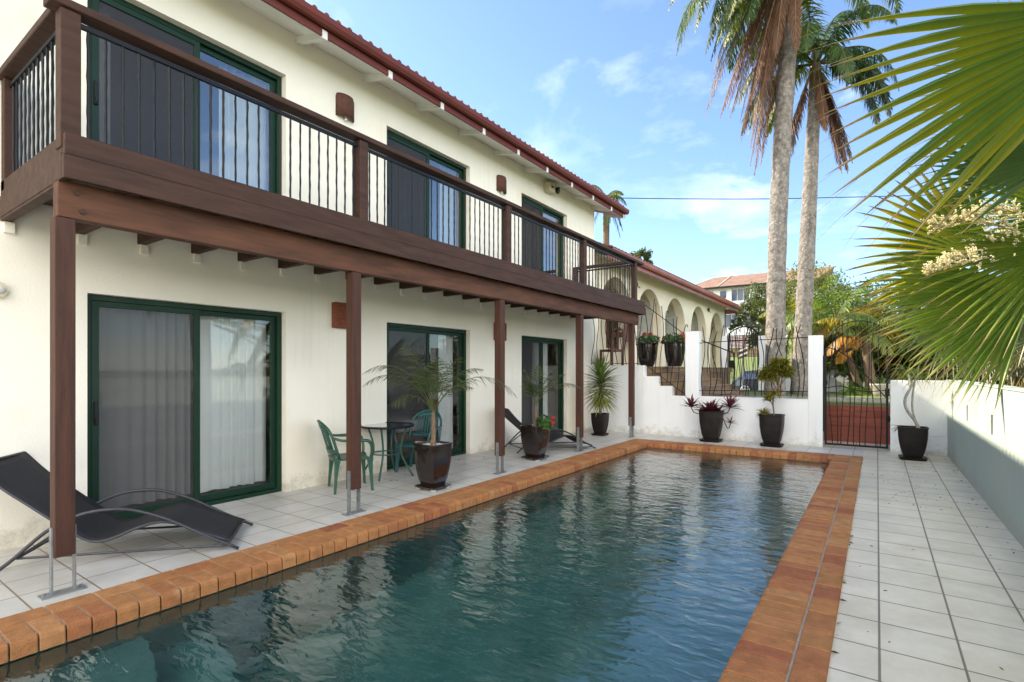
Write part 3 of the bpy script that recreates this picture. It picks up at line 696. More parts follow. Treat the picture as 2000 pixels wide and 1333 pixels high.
def bay(p, q, n):
    global count
    p = Vector(p); q = Vector(q)
    r = bb(); r.bar(p + Vector((0, 0, 3.075)), q + Vector((0, 0, 3.075)), 0.028, 0.022)
    panel = r.build('bottom_rail', 'black', bal)
    r = bb(); r.bar(p + Vector((0, 0, 3.835)), q + Vector((0, 0, 3.835)), 0.028, 0.030); r.build('top_rail', 'black', bal)
    for i in range(n):
        pt = p.lerp(q, (i + 0.5) / n)
        if count < 100:
            o = bpy.data.objects.new('baluster', bmesh_); col.objects.link(o); o.parent = panel
            o.location = (pt.x - BO.x, pt.y - BO.y, 3.085); o.rotation_euler = (0, 0, rnd.uniform(0, 6)); count += 1
        else:
            if i == 0: bay.rest = bb()
            bay.rest.tube([(pt.x, pt.y, 3.085), (pt.x + .003, pt.y, 3.45), (pt.x, pt.y, 3.82)], 0.009, 6)
            if i == n - 1: tag(bay.rest.build('baluster', 'black', bal), kind='stuff')
ys_ = UP
bay((-5.84, 1.175, 0), (-4.50, 1.175, 0), 12)
for i in range(4):
    bay((-4.44, ys_[i] + .055, 0), (-4.44, ys_[i + 1] - .055, 0), [23, 24, 23, 18][i] if i < 4 else 20)
bay((-5.84, 11.11, 0), (-4.50, 11.11, 0), 12)

# ================================================================= FAR WALL, SAGE WALL
fw = thing('courtyard_wall', 'white rendered courtyard wall with stepped top and two square piers behind the pool', 'wall', (-2.5, 11.95, 0))
FY, FB = 11.85, 12.05
m = MB(fw.location)
m.box(-5.95, -4.49, FY, FB, -.3, 1.61); m.box(-4.49, -4.15, FY, FB, -.3, 1.35); m.box(-4.15, -3.83, FY, FB, -.3, 1.13); m.box(-3.83, -3.53, FY, FB, -.3, .91)
m.box(-3.24, -1.12, FY, FB, -.3, .915)
m.build('wall_panel', 'render_white', fw, bevel=0.006)
m = MB(fw.location); m.box(-3.53, -3.24, FY - .003, FB + .06, -.3, 2.36); m.build('pier', 'render_white', fw, bevel=0.008)
m = MB(fw.location); m.box(-1.12, -0.87, FY - .003, FB, -.3, 2.18); m.build('pier', 'render_white', fw, bevel=0.008)
cw = thing('corner_wall', 'short white wall closing the corner between the iron gate and the sage wall', 'wall', (0.6, 11.95, 0))
m = MB(cw.location); m.box(0.20, 1.01, FY, FB, 0.33, 1.31); m.build('wall_panel', 'render_white', cw, bevel=0.006)
m = MB(cw.location); m.box(0.20, 1.01, FY - .006, FB, -.3, 0.326); m.build('plinth', 'render_white', cw, bevel=0.004)
sw = thing('sage_wall', 'long sage green boundary wall with narrow slots along the right of the deck', 'wall', (1.1, 5, 0))
slots = [(7.35, 7.55, 0.62, 1.0), (9.0, 9.0, 0, 0)]
m = MB(sw.location)
sl_ = [(onY, onY + 0.13) for onY in (2.05, 3.9, 5.72, 7.48, 9.36)]
y = -4.0
for (a, b) in sl_:
    m.box(1.01, 1.19, y, a, -.3, 1.31); m.box(1.01, 1.19, a, b, -.3, 0.80); m.box(1.01, 1.19, a, b, 1.02, 1.31); y = b
m.box(1.01, 1.19, y, 12.05, -.3, 1.31)
m.build('wall_panel', 'render_sage', sw)
m = MB(sw.location)
for (a, b) in sl_: m.box(1.06, 1.16, a - .01, b + .01, 0.79, 1.03)
m.build('slot_backing', 'soil', sw)
m = MB(sw.location); m.box(1.0, 1.2, -4, 12.06, 1.312, 1.325); m.build('coping', 'render_sage', sw, bevel=0.004)

# ---------------------------------------------------------------- iron work
def wavy(mb, x, y, z0, z1, r=0.0092, amp=0.02, n=9, lean=0.0, hook=None):
    pts = []; ph = rnd.uniform(0, 6); fr = rnd.uniform(4.5, 8.5); amp *= rnd.uniform(.9, 1.9)
    for i in range(n):
        t = i / (n - 1); z = z0 + (z1 - z0) * t
        pts.append(Vector((x + amp * math.sin(ph + fr * t) + lean * t * t, y + amp * .4 * math.cos(ph * 1.7 + fr * t), z)))
    if hook:
        e = pts[-1]
        pts += [e + Vector((hook * .3, 0, .03)), e + Vector((hook * .8, 0, .035)), e + Vector((hook, 0, .0)), e + Vector((hook * .8, 0, -.02))]
    mb.tube(interp(pts, 2), r, 5)
def fence(name, label, rails, bars, loc):
    t = thing(name, label, 'fence', loc)
    for (p, q, r) in rails:
        m = MB(loc); m.tube(interp([p, Vector(p).lerp(Vector(q), .35) + Vector((0, 0, .006)), Vector(p).lerp(Vector(q), .7) - Vector((0, 0, .005)), q], 2), r, 6); m.build('rail', 'iron', t)
    for b in bars:
        m = MB(loc); wavy(m, *b[:4], **b[4]); m.build('bar', 'iron', t)
    return t
YF = 11.95
bars = []
for i in range(12):
    x = -5.85 + i * 0.125; bars.append((x, YF, 1.63, 3.02 + rnd.uniform(-.1, .1), dict(amp=0.025)))
for i in range(7):
    x = -4.36 + i * 0.125; tb = lerp(1.62, 0.93, (x + 4.49) / 0.96); tb = 1.37 if x < -4.15 else (1.15 if x < -3.83 else .93)
    bars.append((x, YF, tb, lerp(3.22, 2.55, (x + 4.45) / 0.9) + rnd.uniform(-.12, .1), dict(amp=0.022, lean=rnd.uniform(-.03, .08), hook=(0.05 if i in (3, 6) else None))))
fence('wrought_iron_fence', 'wavy wrought iron fence following the stepped top of the courtyard wall', [
    ((-5.9, YF, 1.66), (-4.5, YF, 1.66), .008), ((-5.9, YF, 2.9), (-4.5, YF, 2.95), .008),
    ((-4.5, YF, 3.03), (-3.53, YF, 2.28), .010), ((-4.5, YF, 1.62), (-3.53, YF, 0.93), .009), ((-4.3, YF, 1.42), (-3.53, YF, 1.46), .006), ((-4.15, YF, 1.2), (-3.53, YF, 1.25), .006)], bars, (-4.7, YF, 1.0))
bars = []
for i in range(17):
    x = -3.17 + i * 0.122
    top = 2.42 + rnd.uniform(-.1, .08) if i < 10 or i in (12, 13) else 2.36 + rnd.uniform(-.12, .06)
    bars.append((x, YF, 0.95, top, dict(amp=0.03, lean=rnd.uniform(-.10, .10), hook=(0.07 if i == 6 else None))))
fence('wrought_iron_fence', 'wavy wrought iron fence with spiked bars between the two white piers', [
    ((-3.24, YF, 2.10), (-1.12, YF, 2.155), .009), ((-3.24, YF, 1.04), (-1.12, YF, 1.07), .009), ((-3.2, YF, 0.97), (-1.8, YF, 0.95), .006)], bars, (-2.2, YF, 0.92))
# gate
GX0, GX1, GY = -0.84, 0.17, 11.88
gate = thing('pool_gate', 'arched black wrought iron gate with leaf ornaments and wavy bars', 'gate', (GX0, GY, 0))
GO = gate.location
def archz(x):
    t = (x - (GX0 + .03)) / (GX1 - GX0 - .06); return 1.93 + 0.50 * math.sqrt(max(0, 1 - (2 * t - 1.08) ** 2 / 1.17))
m = MB(GO); m.box(GX0, GX0 + .035, GY - .017, GY + .017, .045, 1.93); m.build('stile', 'iron', gate)
m = MB(GO); m.box(GX1 - .035, GX1, GY - .017, GY + .017, .045, 1.93); m.build('stile', 'iron', gate)
m = MB(GO); m.box(GX0 + .036, GX1 - .036, GY - .017, GY + .017, .045, .08); m.build('bottom_rail', 'iron', gate)
m = MB(GO); m.tube([(lerp(GX0 + .018, GX1 - .018, k / 20), GY, archz(lerp(GX0 + .03, GX1 - .03, k / 20))) for k in range(21)], .011, 6); m.build('arch', 'iron', gate, smooth=True)
for i in range(9):
    x = GX0 + .10 + i * .098
    m = MB(GO); wavy(m, x, GY, .08, archz(x) + rnd.uniform(-.02, .13), r=.0085, amp=.022, n=11); m.build('bar', 'iron', gate)
m = MB(GO); m.tube(interp([(GX0 + .03, GY + .012, 1.95), (GX0 + .3, GY + .02, 1.82), (GX0 + .55, GY + .02, 1.55), (GX1 - .03, GY + .012, 0.98)], 5), .010, 6); m.build('vine', 'iron', gate)
m = MB(GO); m.tube(interp([(GX0 + .03, GY - .012, 1.15), (GX0 + .28, GY - .02, 1.19), (GX0 + .6, GY - .02, 1.10), (GX1 - .03, GY - .012, 1.12)], 5), .009, 6); m.build('vine', 'iron', gate)
for (x, z, a) in ((GX0 + .20, 1.40, .8), (GX0 + .52, 1.22, -.7), (GX0 + .40, 1.88, .6), (GX0 + .02, 1.25, 1.57)):
    m = MB(GO); L_ = .075; pts = []
    for k in range(9):
        t = k / 8; wv = .034 * math.sin(math.pi * t) ** .8
        for sgn in (-1, 1): pts.append((x + (2 * t - 1) * L_ * math.cos(a) - sgn * wv * math.sin(a), GY - .03 - (.008 if sgn > 0 else 0), z + (2 * t - 1) * L_ * math.sin(a) + sgn * wv * math.cos(a)))
    m.add(pts, [(2 * k, 2 * k + 1, 2 * k + 3, 2 * k + 2) for k in range(8)])
    o = m.build('leaf_ornament', 'iron', gate); o.modifiers.new('thick', 'SOLIDIFY').thickness = .006
m = MB(GO); m.box(GX0 - .028, GX0 - .004, GY - .02, GY + .02, .3, 1.78); m.build('hinge_post', 'iron', gate)
m = MB(GO); m.box(GX1 - .05, GX1 + .02, GY - .03, GY + .03, 1.02, 1.16); m.build('latch', 'iron', gate, bevel=.01)
m = MB(GO); m.ball((GX1 + .005, GY - .02, .60), .06, 8, 6, (.5, .5, 1.2)); m.build('latch', 'iron', gate)

# red retaining wall beyond gate
rw = thing('retaining_wall', 'rust red painted retaining wall boards seen through the iron gate', 'wall', (-0.3, 13.0, 0))
for i, (z0, z1, y) in enumerate(((0.0, .33, 12.94), (.335, .52, 12.95), (.525, .64, 12.97), (.645, .76, 12.99))):
    m = MB(rw.location); m.box(-0.95, 1.0, y, 13.1, z0, z1); m.build('board', 'red_wall', rw, bevel=.006)

# brick terrace + steps
bt_ = thing('brick_terrace', 'brown brick terrace with steps climbing to the arched porch', 'stairs', (-5, 13, 0))
def bricks(mb, x0, x1, y0, y1, z0, z1):
    mb.box(x0, x1, y0, y1, z0, z1)
for i in range(5):
    zt = 1.58 - i * 0.155
    for (xa) in (1,):
        x1_ = -4.15 + i * 0.30
        m = MB(bt_.location); m.box(-4.6 if i else -7.9, x1_, 12.10 if i else 12.08, (15.2 if i else 19.4), zt - .155, zt - .035); m.build('riser', 'brick_step', bt_)
        m = MB(bt_.location); m.box(-4.6 if i else -7.9, x1_ + .02, 12.10 if i else 12.07, (15.22 if i else 19.42), zt - .034, zt); m.build('tread', 'brick_step', bt_, bevel=.006)
m = MB(bt_.location); m.box(-7.9, -4.2, 12.25, 19.35, -.3, 1.42); m.box(-4.2, -3.1, 12.2, 15.1, -.3, .80); m.build('base', 'brick_step', bt_)
hr = thing('stair_railing', 'black iron railing descending the terrace steps behind the white pier', 'railing', (-3.9, 15.3, 1))
HP = hr.location
m = MB(HP); m.tube([(-4.35, 15.3, 2.45), (-3.2, 15.3, 1.95)], .018, 6); m.build('handrail', 'iron', hr)
for k in range(7):
    x = -4.3 + k * .18; m = MB(HP); m.tube([(x, 15.3, max(.82, 1.6 - .8 * (k / 6.))), (x, 15.3, 2.43 - .078 * k)], .009 if k not in (0, 6) else .018, 6); m.build('bar', 'iron', hr)

# arched house
ah = thing('arched_house', 'cream rendered house with a row of arches and red tiled roof beyond the terrace', 'house', (-7, 20, 0))
AO = ah.location; AX = -6.2; AT = 0.32
cs_ = [14.22, 16.92, 19.65, 22.75, 25.75]; Rr = 1.16; zsp = 3.05; zap = 4.19; zf = 1.58
m = MB(AO)
def arch_wall(mb, y0, y1, z0, z1):
    segs = 16
    y = y0
    for c in cs_:
        a, b = c - Rr, c + Rr
        for X in (AX, AX - AT):
            mb.add([(X, y, z0), (X, a, z0), (X, a, z1), (X, y, z1)], [(0, 1, 2, 3)])
        arc = [(a, z0)] + [(c - Rr * math.cos(math.pi * k / segs), zsp + (zap - zsp) * math.sin(math.pi * k / segs)) for k in range(segs + 1)] + [(b, z0)]
        for X in (AX, AX - AT):
            for k in range(1, segs + 1):
                (ya, za), (yb, zb) = arc[k], arc[k + 1]
                mb.add([(X, ya, za), (X, yb, zb), (X, yb, z1), (X, ya, z1)], [(0, 1, 2, 3)])
        for k in range(len(arc) - 1):
            (ya, za), (yb, zb) = arc[k], arc[k + 1]
            mb.add([(AX, ya, za), (AX - AT, ya, za), (AX - AT, yb, zb), (AX, yb, zb)], [(0, 1, 2, 3)])
        y = b
    for X in (AX, AX - AT): mb.add([(X, y, z0), (X, y1, z0), (X, y1, z1), (X, y, z1)], [(0, 1, 2, 3)])
arch_wall(m, 12.4, 27.5, .3, 4.62)
m.box(AX - 2.2, AX, 27.3, 27.5, .3, 4.62)
m.build('arcade_wall', 'render_cream', ah)
m = MB(AO); m.box(-8.3, -8.1, 12.3, 27.3, .3, 4.6); m.box(-8.1, AX - AT, 12.35, 27.3, 4.45, 4.5); m.box(-8.1, AX - AT, 19.4, 27.3, .3, 1.56); m.build('porch_wall', 'render_cream', ah)
for (ya, yb, dz0) in ((13.0, 14.1, 2.3), (15.2, 16.2, 1.6), (17.6, 18.6, 2.3)):
    m = MB(AO); m.box(-8.10, -8.04, ya, yb, dz0, 3.75); fr_ = m.build('window' if dz0 > 2 else 'door', 'door_wood', ah, bevel=.01)
    if dz0 > 2:
        m = MB(AO); m.box(-8.038, -8.03, ya + .1, (ya + yb) / 2 - .04, dz0 + .1, 3.65); m.box(-8.038, -8.03, (ya + yb) / 2 + .04, yb - .1, dz0 + .1, 3.65); m.build('pane', 'glass', fr_)
for c in cs_[2:]:                       # louvred shutters inside the far arches
    m = MB(AO)
    m.box(-7.42, -7.36, c - 1.2, c - 1.14, zf, 4.1); 
    for k in range(26): m.obox((-7.3, c, zf + .05 + k * .1), (0.035, 0, .03), (0, 1.3, 0), (-.003, 0, .004))
    m.build('louvre_shutter', 'white_paint', ah)
# hanging shutter board seen in second arch
m = MB(AO); m.box(-6.15, -6.10, 13.05 + 1.55, 13.05 + 2.25, 2.35, 3.35)
m.build('timber_shutter', 'door_wood', ah, bevel=.01)
# roof of arched house
def tiled_roof(mb, ex, ez, slope, y0, y1, rows, per, step, h):
    N_ = int((y1 - y0) / per); pr = []
    for i in range(N_):
        for k in range(4):
            t = k / 4; pr.append((y0 + (i + t) * per, h * abs(math.sin(math.pi * t))))
    for r in range(rows):
        xa = ex - r * step; xb = xa - step * 1.08
        za = ez + (ex - xa) * slope + .02; zb = ez + (ex - xb) * slope; N = len(pr)
        mb.add([(xa, y, za + hh) for y, hh in pr] + [(xb, y, zb + hh) for y, hh in pr] + [(xa, y, za + hh - .03) for y, hh in pr],
               [(i, i + 1, N + i + 1, N + i) for i in range(N - 1)] + [(2 * N + i, 2 * N + i + 1, i + 1, i) for i in range(N - 1)])
m = MB(AO); tiled_roof(m, -5.55, 4.62, math.tan(rad(20)), 12.35, 28.4, 16, .22, .33, .05)
m.add([(-5.6, 12.35, 4.55), (-5.6, 28.4, 4.55), (-10.9, 28.4, 6.45), (-10.9, 12.35, 6.45)], [(0, 1, 2, 3)])
m.build('roof', 'roof', ah)
m = MB(AO); m.prism([Vector((-5.62 + a, 0, 4.60 + b * 1.35)) for a, b in gp2], (0, 12.35, 0), (0, 28.45, 0)); m.build('gutter', 'gutter_old', ah)
m = MB(AO); m.box(-5.64, -5.60, 12.35, 28.4, 4.36, 4.6); m.build('fascia', 'gutter_old', ah)
m = MB(AO); m.add([(-5.62, 12.35, 4.40), (-5.62, 28.4, 4.40), (-6.25, 28.4, 4.62), (-6.25, 12.35, 4.62)], [(0, 1, 2, 3)]); m.build('soffit', 'white_paint', ah)
m = MB(AO); m.box(-6.4, -5.6, 28.25, 28.32, 4.36, 4.6); m.build('barge_board', 'gutter_old', ah)
for yy in (15.6, 24.2):                 # little iron scroll ornaments
    m = MB(AO); pts = []
    for k in range(28):
        a = k * .45; r = .16 * (1 - k / 34); pts.append((-6.17, yy + r * math.cos(a), 4.18 + r * .7 * math.sin(a)))
    m.tube(pts, .012, 5); m.tube([(-6.17, yy - .3, 4.16), (-6.17, yy - .05, 4.2), (-6.17, yy + .35, 4.1)], .012, 5); m.build('iron_scroll', 'iron', ah)

# ornate chair on the porch
oc = thing('carved_chair', 'dark carved timber chair on the porch behind the yucca', 'chair', (-5.75, 12.85, 1.58))
m = MB(); m.box(-.24, .24, -.22, .22, .40, .46); m.build('seat', 'door_wood', oc, bevel=.01)
for sx in (-.21, .21):
    for sy in (-.19, .19): m = MB(); m.box(sx - .025, sx + .025, sy - .025, sy + .025, 0, .40); m.build('leg', 'door_wood', oc)
m = MB()
for sx in (-.22, 0, .22): m.box(sx - .025, sx + .025, .19, .23, .46, .95 + (.06 if sx == 0 else 0))
for k in range(5): m.ball((-.18 + .09 * k, .21, .97 + .03 * (2 - abs(k - 2))), .045, 6, 5)
m.box(-.22, .22, .195, .225, .78, .92); m.build('backrest', 'door_wood', oc)
oc.rotation_euler = (0, 0, rad(-25))

# garden boundary wall + piers + garden gate (beyond)
gw = thing('street_wall', 'low white garden wall with square piers beside the street', 'wall', (-4, 20.3, .8))
def gwm(): return MB(gw.location)
YW = 20.3
def XatU(u, Y):
    l = (u - 1000) / 1022.0; return Y * (-SN + CS * l) / (CS + SN * l)
xa, xb, xc, xd = XatU(1413, YW), XatU(1421, YW), XatU(1481, YW), XatU(1499, YW)
m = gwm(); m.box(xa - .1, xb, YW, YW + .3, .3, 2.75); m.build('pier', 'render_white', gw, bevel=.01)
m = gwm(); m.box(xc, xd, YW, YW + .3, .3, 2.72); m.build('pier', 'render_white', gw, bevel=.01)
m = gwm(); m.box(xd, XatU(1712, YW), YW + .03, YW + .25, .3, 1.50); m.build('wall_panel', 'render_white', gw)
m = gwm(); m.box(xd, XatU(1712, YW), YW + .0, YW + .28, 1.502, 1.57); m.build('capping', 'iron', gw)
m = gwm(); m.box(-9, xa - .1, YW + .03, YW + .25, .3, 1.5); m.build('wall_panel', 'render_white', gw)
gg = thing('garden_gate', 'tall black barred gate frame standing open by the street wall', 'gate', (xb, YW + .1, .8))
m = MB(gg.location); m.box(xb, xb + .05, YW + .1, YW + .15, .78, 2.85); m.box(xc - .05, xc, YW + .1, YW + .15, .78, 2.85); m.tube([(lerp(xb, xc, k / 10), YW + .12, 2.82 + .25 * math.sin(math.pi * k / 10)) for k in range(11)], .02, 5); m.build('gate_frame', 'iron', gg)
for k in range(9):
    x = lerp(xb + .1, xc - .1, k / 8); m = MB(gg.location); wavy(m, x, YW + .12, .85, 2.85 + .25 * math.sin(math.pi * (k + .8) / 9.6), r=.010, amp=.03); m.build('bar', 'iron', gg)
m = MB(gg.location); m.box(xb + .02, xb + .2, YW + .05, YW + .09, 1.55, 1.85); m.build('lock_box', 'iron', gg)

# ================================================================= FURNITURE
# --- sun loungers (local: x = across width 0..W, y = s (0 front foot, negative to the head))
def make_lounger():
    root = thing('sun_lounger', '', 'sun lounger')
    W_ = 0.69
    arm = [(0, 0.015), (-.25, .15), (-.51, .30), (-.72, .385), (-.86, .41), (-1.03, .40), (-1.16, .36), (-1.32, .27), (-1.50, .10), (-1.60, .015)]
    sling = [(-.07, .075), (-.3, .175), (-.48, .26), (-.60, .275), (-.75, .235), (-.93, .165), (-1.05, .17), (-1.16, .245), (-1.31, .37), (-1.45, .49), (-1.6, .62), (-1.76, .80)]
    for x in (0, W_):
        m = MB(); m.tube(interp([(x, a, b) for a, b in arm], 3), .0135, 8); m.build('side_frame', 'grey_tube', root, smooth=True)
        m = MB(); m.tube(interp([(x + (.03 if x == 0 else -.03), a, b) for a, b in sling], 3), .011, 8); m.build('sling_rail', 'grey_tube', root, smooth=True)
        m = MB(); m.tube([(x + (.02 if x == 0 else -.02), -.09, .045), (x + (.02 if x == 0 else -.02), -1.5, .085)], .010, 6); m.build('brace', 'grey_tube', root)
        m = MB(); m.tube([(x + (.02 if x == 0 else -.02), -1.5, .085), (x + (.03 if x == 0 else -.03), -1.22, .285)], .010, 6); m.build('brace', 'grey_tube', root)
    for (y, z) in ((-.07, .075), (-1.76, .80), (-1.5, .085)):
        m = MB(); m.tube([(.02, y, z), (W_ - .02, y, z)], .010, 8); m.build('cross_bar', 'grey_tube', root, smooth=True)
    m = MB(); sp = interp([(0, a, b) for a, b in sling], 3); n = len(sp); pts = []
    for p in sp:
        for k in range(7):
            t = k / 6; sag = -.018 * math.sin(math.pi * t); pts.append((.035 + (W_ - .07) * t, p.y, p.z + sag + .006))
    m.add(pts, [(i * 7 + k, i * 7 + k + 1, (i + 1) * 7 + k + 1, (i + 1) * 7 + k) for i in range(n - 1) for k in range(6)])
    o = m.build('sling', 'mesh_fabric', root, smooth=True); o.modifiers.new('thick', 'SOLIDIFY').thickness = .005
    return root
lo = make_lounger()
lo.location = (-4.36, 2.27, 0); lo.rotation_euler = (0, 0, math.atan2(.79, .61) - math.pi / 2)
# local x must point to the wall: mirror through scale on the mesh axis
for ch in [x for x in bpy.data.objects if x.parent == lo]:
    for v_ in ch.data.vertices: v_.co.x = -v_.co.x
    ch.data.flip_normals()
lo['label'] = 'dark grey sling sun lounger in the foreground behind the nearest balcony post'; lo['group'] = 'sling sun loungers'
lo2 = copy_tree(lo); lo2.location = (-4.38, 9.05, 0); lo2.rotation_euler = (0, 0, math.atan2(1.4, .95) - math.pi / 2)
lo2['label'] = 'dark sling sun lounger by the farthest lower door, behind the potted palm with geranium'

# --- plastic chairs (local: faces +y)
def make_chair(m_):
    root = thing('garden_chair', '', 'chair'); 
    def leg(x, y, lean):
        m = MB(); m.loft([[Vector((x * (1 + lean * (1 - t)) + a, y * (1 + lean * (1 - t)) + b, .41 * t)) for a, b in ((-w_, -w_ * .7), (w_, -w_ * .7), (w_, w_ * .7), (-w_, w_ * .7))] for t, w_ in ((0, .018), (.5, .024), (.85, .035), (1, .05))])
        m.build('leg', m_, root, bevel=.004)
    for x in (-.2, .2):
        leg(x, .19, .14); leg(x, -.17, .18)
    m = MB(); pts = []
    N = 9
    for j in range(N):
        for i in range(N):
            u = i / (N - 1) * 2 - 1; v = j / (N - 1) * 2 - 1
            pts.append((u * (.235 - .02 * (v < 0)), v * .215, .415 - .014 * (1 - u * u) * (1 - v * v * .5) - (.02 if v > .8 else 0)))
    m.add(pts, [(j * N + i, j * N + i + 1, (j + 1) * N + i + 1, (j + 1) * N + i) for j in range(N - 1) for i in range(N - 1)])
    o = m.build('seat', m_, root, smooth=True); o.modifiers.new('thick', 'SOLIDIFY').thickness = .022
    # back: frame + slats, curved
    def bp_(u, z):   # u -1..1, z height -> point
        cv = .07 * (1 - u * u); lean = -(z - .42) * .28
        return Vector((u * .235 * (1 - .10 * max(0, (z - .7) / .2)), -.20 + lean - cv + .05, z))
    m = MB(); fr = []
    for k in range(25):
        a = math.pi * k / 24; u = -math.cos(a); z = .62 + .25 * math.sin(a) ** .65
        fr.append(bp_(u, z))
    fr = [bp_(-1, .42), bp_(-1, .52)] + fr + [bp_(1, .52), bp_(1, .42)]
    m.tube(fr, .017, 7); m.build('back_frame', m_, root, smooth=True)
    m = MB()
    for (za, zb) in ((.47, .53), (.775, .855)):
        pts = []
        for k in range(13):
            u = -.93 + 1.86 * k / 12; ztop = min(zb, .60 + .265 * math.sqrt(max(0, 1 - u * u)) ** .7); pts += [bp_(u, za), bp_(u, ztop)]
        m.add(pts, [(2 * k, 2 * k + 1, 2 * k + 3, 2 * k + 2) for k in range(12)])
    o = m.build('back_rail', m_, root, smooth=True); o.modifiers.new('thick', 'SOLIDIFY').thickness = .012
    for k in range(9):
        u = -.66 + 1.32 * k / 8; m = MB(); m.bar(bp_(u, .52), bp_(u, .79), .020, .008, up=(0, 1, 0)); m.build('slat', m_, root)
    for s_ in (-1, 1):
        m = MB(); a0 = bp_(s_, .68); pts = [a0, Vector((s_ * .275, -.12, .645)), Vector((s_ * .285, .05, .64)), Vector((s_ * .28, .17, .62)), Vector((s_ * .255, .205, .52)), Vector((s_ * .225, .2, .41))]
        ip = interp(pts, 4); m.tube(ip, [.016] * 6 + [.021] * 8 + [.017] * (len(ip) - 14), 7); m.build('armrest', m_, root, smooth=True)
    return root
c1 = make_chair('plastic_g'); c1.location = (-5.48, 4.26, 0); c1.rotation_euler = (0, 0, -math.atan2(.47, .88))
c1['label'] = 'dark green plastic garden chair side on behind the second balcony post'; c1['group'] = 'plastic garden chairs'
c2 = make_chair('plastic_b'); c2.location = (-5.62, 5.62, 0); c2.rotation_euler = (0, 0, math.pi + .30)
c2['label'] = 'teal plastic garden chair facing the pool between the round table and the middle door'; c2['group'] = 'plastic garden chairs'
for c_ in (c1, c2): c_.scale = (1.08, 1.08, 1.0)
ash = MB((-5.50, 5.50, .425)); ash.tube([(-5.5, 5.5, .425), (-5.5, 5.5, .45)], [.045, .055], 14); tag(ash.build('small_dish', 'white_paint'), 'small white dish left on the seat of the teal chair', 'dish')
# --- round table
tb = thing('round_table', 'round glass table with bowed dark green tube legs', 'table', (-5.67, 5.05, 0), rz=.2)
R_ = .365
m = MB(); m.tube([(R_ * math.cos(a), R_ * math.sin(a), .715) for a in [2 * math.pi * k / 36 for k in range(37)]], .016, 8, cap=False); m.build('rim', 'black', tb, smooth=True)
m = MB(); m.add([(R_ * .985 * math.cos(2 * math.pi * k / 36), R_ * .985 * math.sin(2 * math.pi * k / 36), .722) for k in range(36)], [list(range(36))]); m.build('glass_top', 'tableglass', tb)
for k in range(4):
    a = k * math.pi / 2 + .35; cx0, sy0 = math.cos(a), math.sin(a)
    m = MB(); m.tube(interp([(.28 * cx0, .28 * sy0, .70), (.20 * cx0, .20 * sy0, .45), (.22 * cx0, .22 * sy0, .27), (.37 * cx0, .37 * sy0, .01)], 4), .014, 7); m.build('leg', 'plastic_g', tb, smooth=True)
m = MB(); m.tube([(.205 * math.cos(a), .205 * math.sin(a), .33) for a in [2 * math.pi * k / 28 for k in range(29)]], .010, 6, cap=False); m.build('ring', 'plastic_g', tb, smooth=True)

# ================================================================= POTS AND PLANTS
def squircle(w, z, n=28, p=5.0):
    r = []
    for k in range(n):
        a = 2 * math.pi * (k + .5) / n; c, s_ = math.cos(a), math.sin(a)
        q = (abs(c) ** p + abs(s_) ** p) ** (-1 / p); r.append(Vector((w / 2 * q * c, w / 2 * q * s_, z)))
    return r
def make_pot(root, w, h, m_='pot', base=.62, saucer=True, z0=0.0, feet=True, pebbles=False, p=7.0):
    zb = z0 + (.045 if saucer else .0)
    if saucer:
        m = MB(); m.loft([squircle(w * .86, z0 + (.018 if feet else .004), p=9), squircle(w * .98, z0 + .042, p=9), squircle(w * .94, z0 + .045, p=9)]); m.build('saucer', m_, root)
        if feet:
            m = MB()
            for sx in (-1, 1):
                for sy in (-1, 1): m.box(sx * w * .33 - .025, sx * w * .33 + .025, sy * w * .33 - .025, sy * w * .33 + .025, z0 + .001, z0 + .018)
            m.build('pot_foot', 'beige_plastic', root)
    m = MB(); prof = [(base, 0), (base + .15, .16), (base + .27, .38), (base + .35, .62), (base + .38, .85), (base + .38, .95), (1.04, .955), (1.05, 1.0), (.93, 1.0), (.90, .92)]
    prof[-4] = (1.04, .955)
    m.loft([squircle(w * a, zb + h * b, p=p) for a, b in prof], cap=False)
    m.add(squircle(w * base, zb), [list(range(28))[::-1]])
    o = m.build('pot', m_, root, smooth=True); o.modifiers.new('e', 'EDGE_SPLIT').split_angle = rad(38)
    m = MB(); m.add(squircle(w * .90, zb + h * .93), [list(range(28))])
    if not pebbles:
        m.build('soil', 'soil', root)
    else:
        m.build('soil', 'soil', root); m = MB()
        for k in range(170):
            m.ball((rnd.uniform(-.41, .41) * w, rnd.uniform(-.41, .41) * w, zb + h * .945), rnd.uniform(.008, .016), 5, 4)
        tag(m.build('pebbles', 'pebble', root, smooth=True), kind='stuff')
    return zb + h * .93

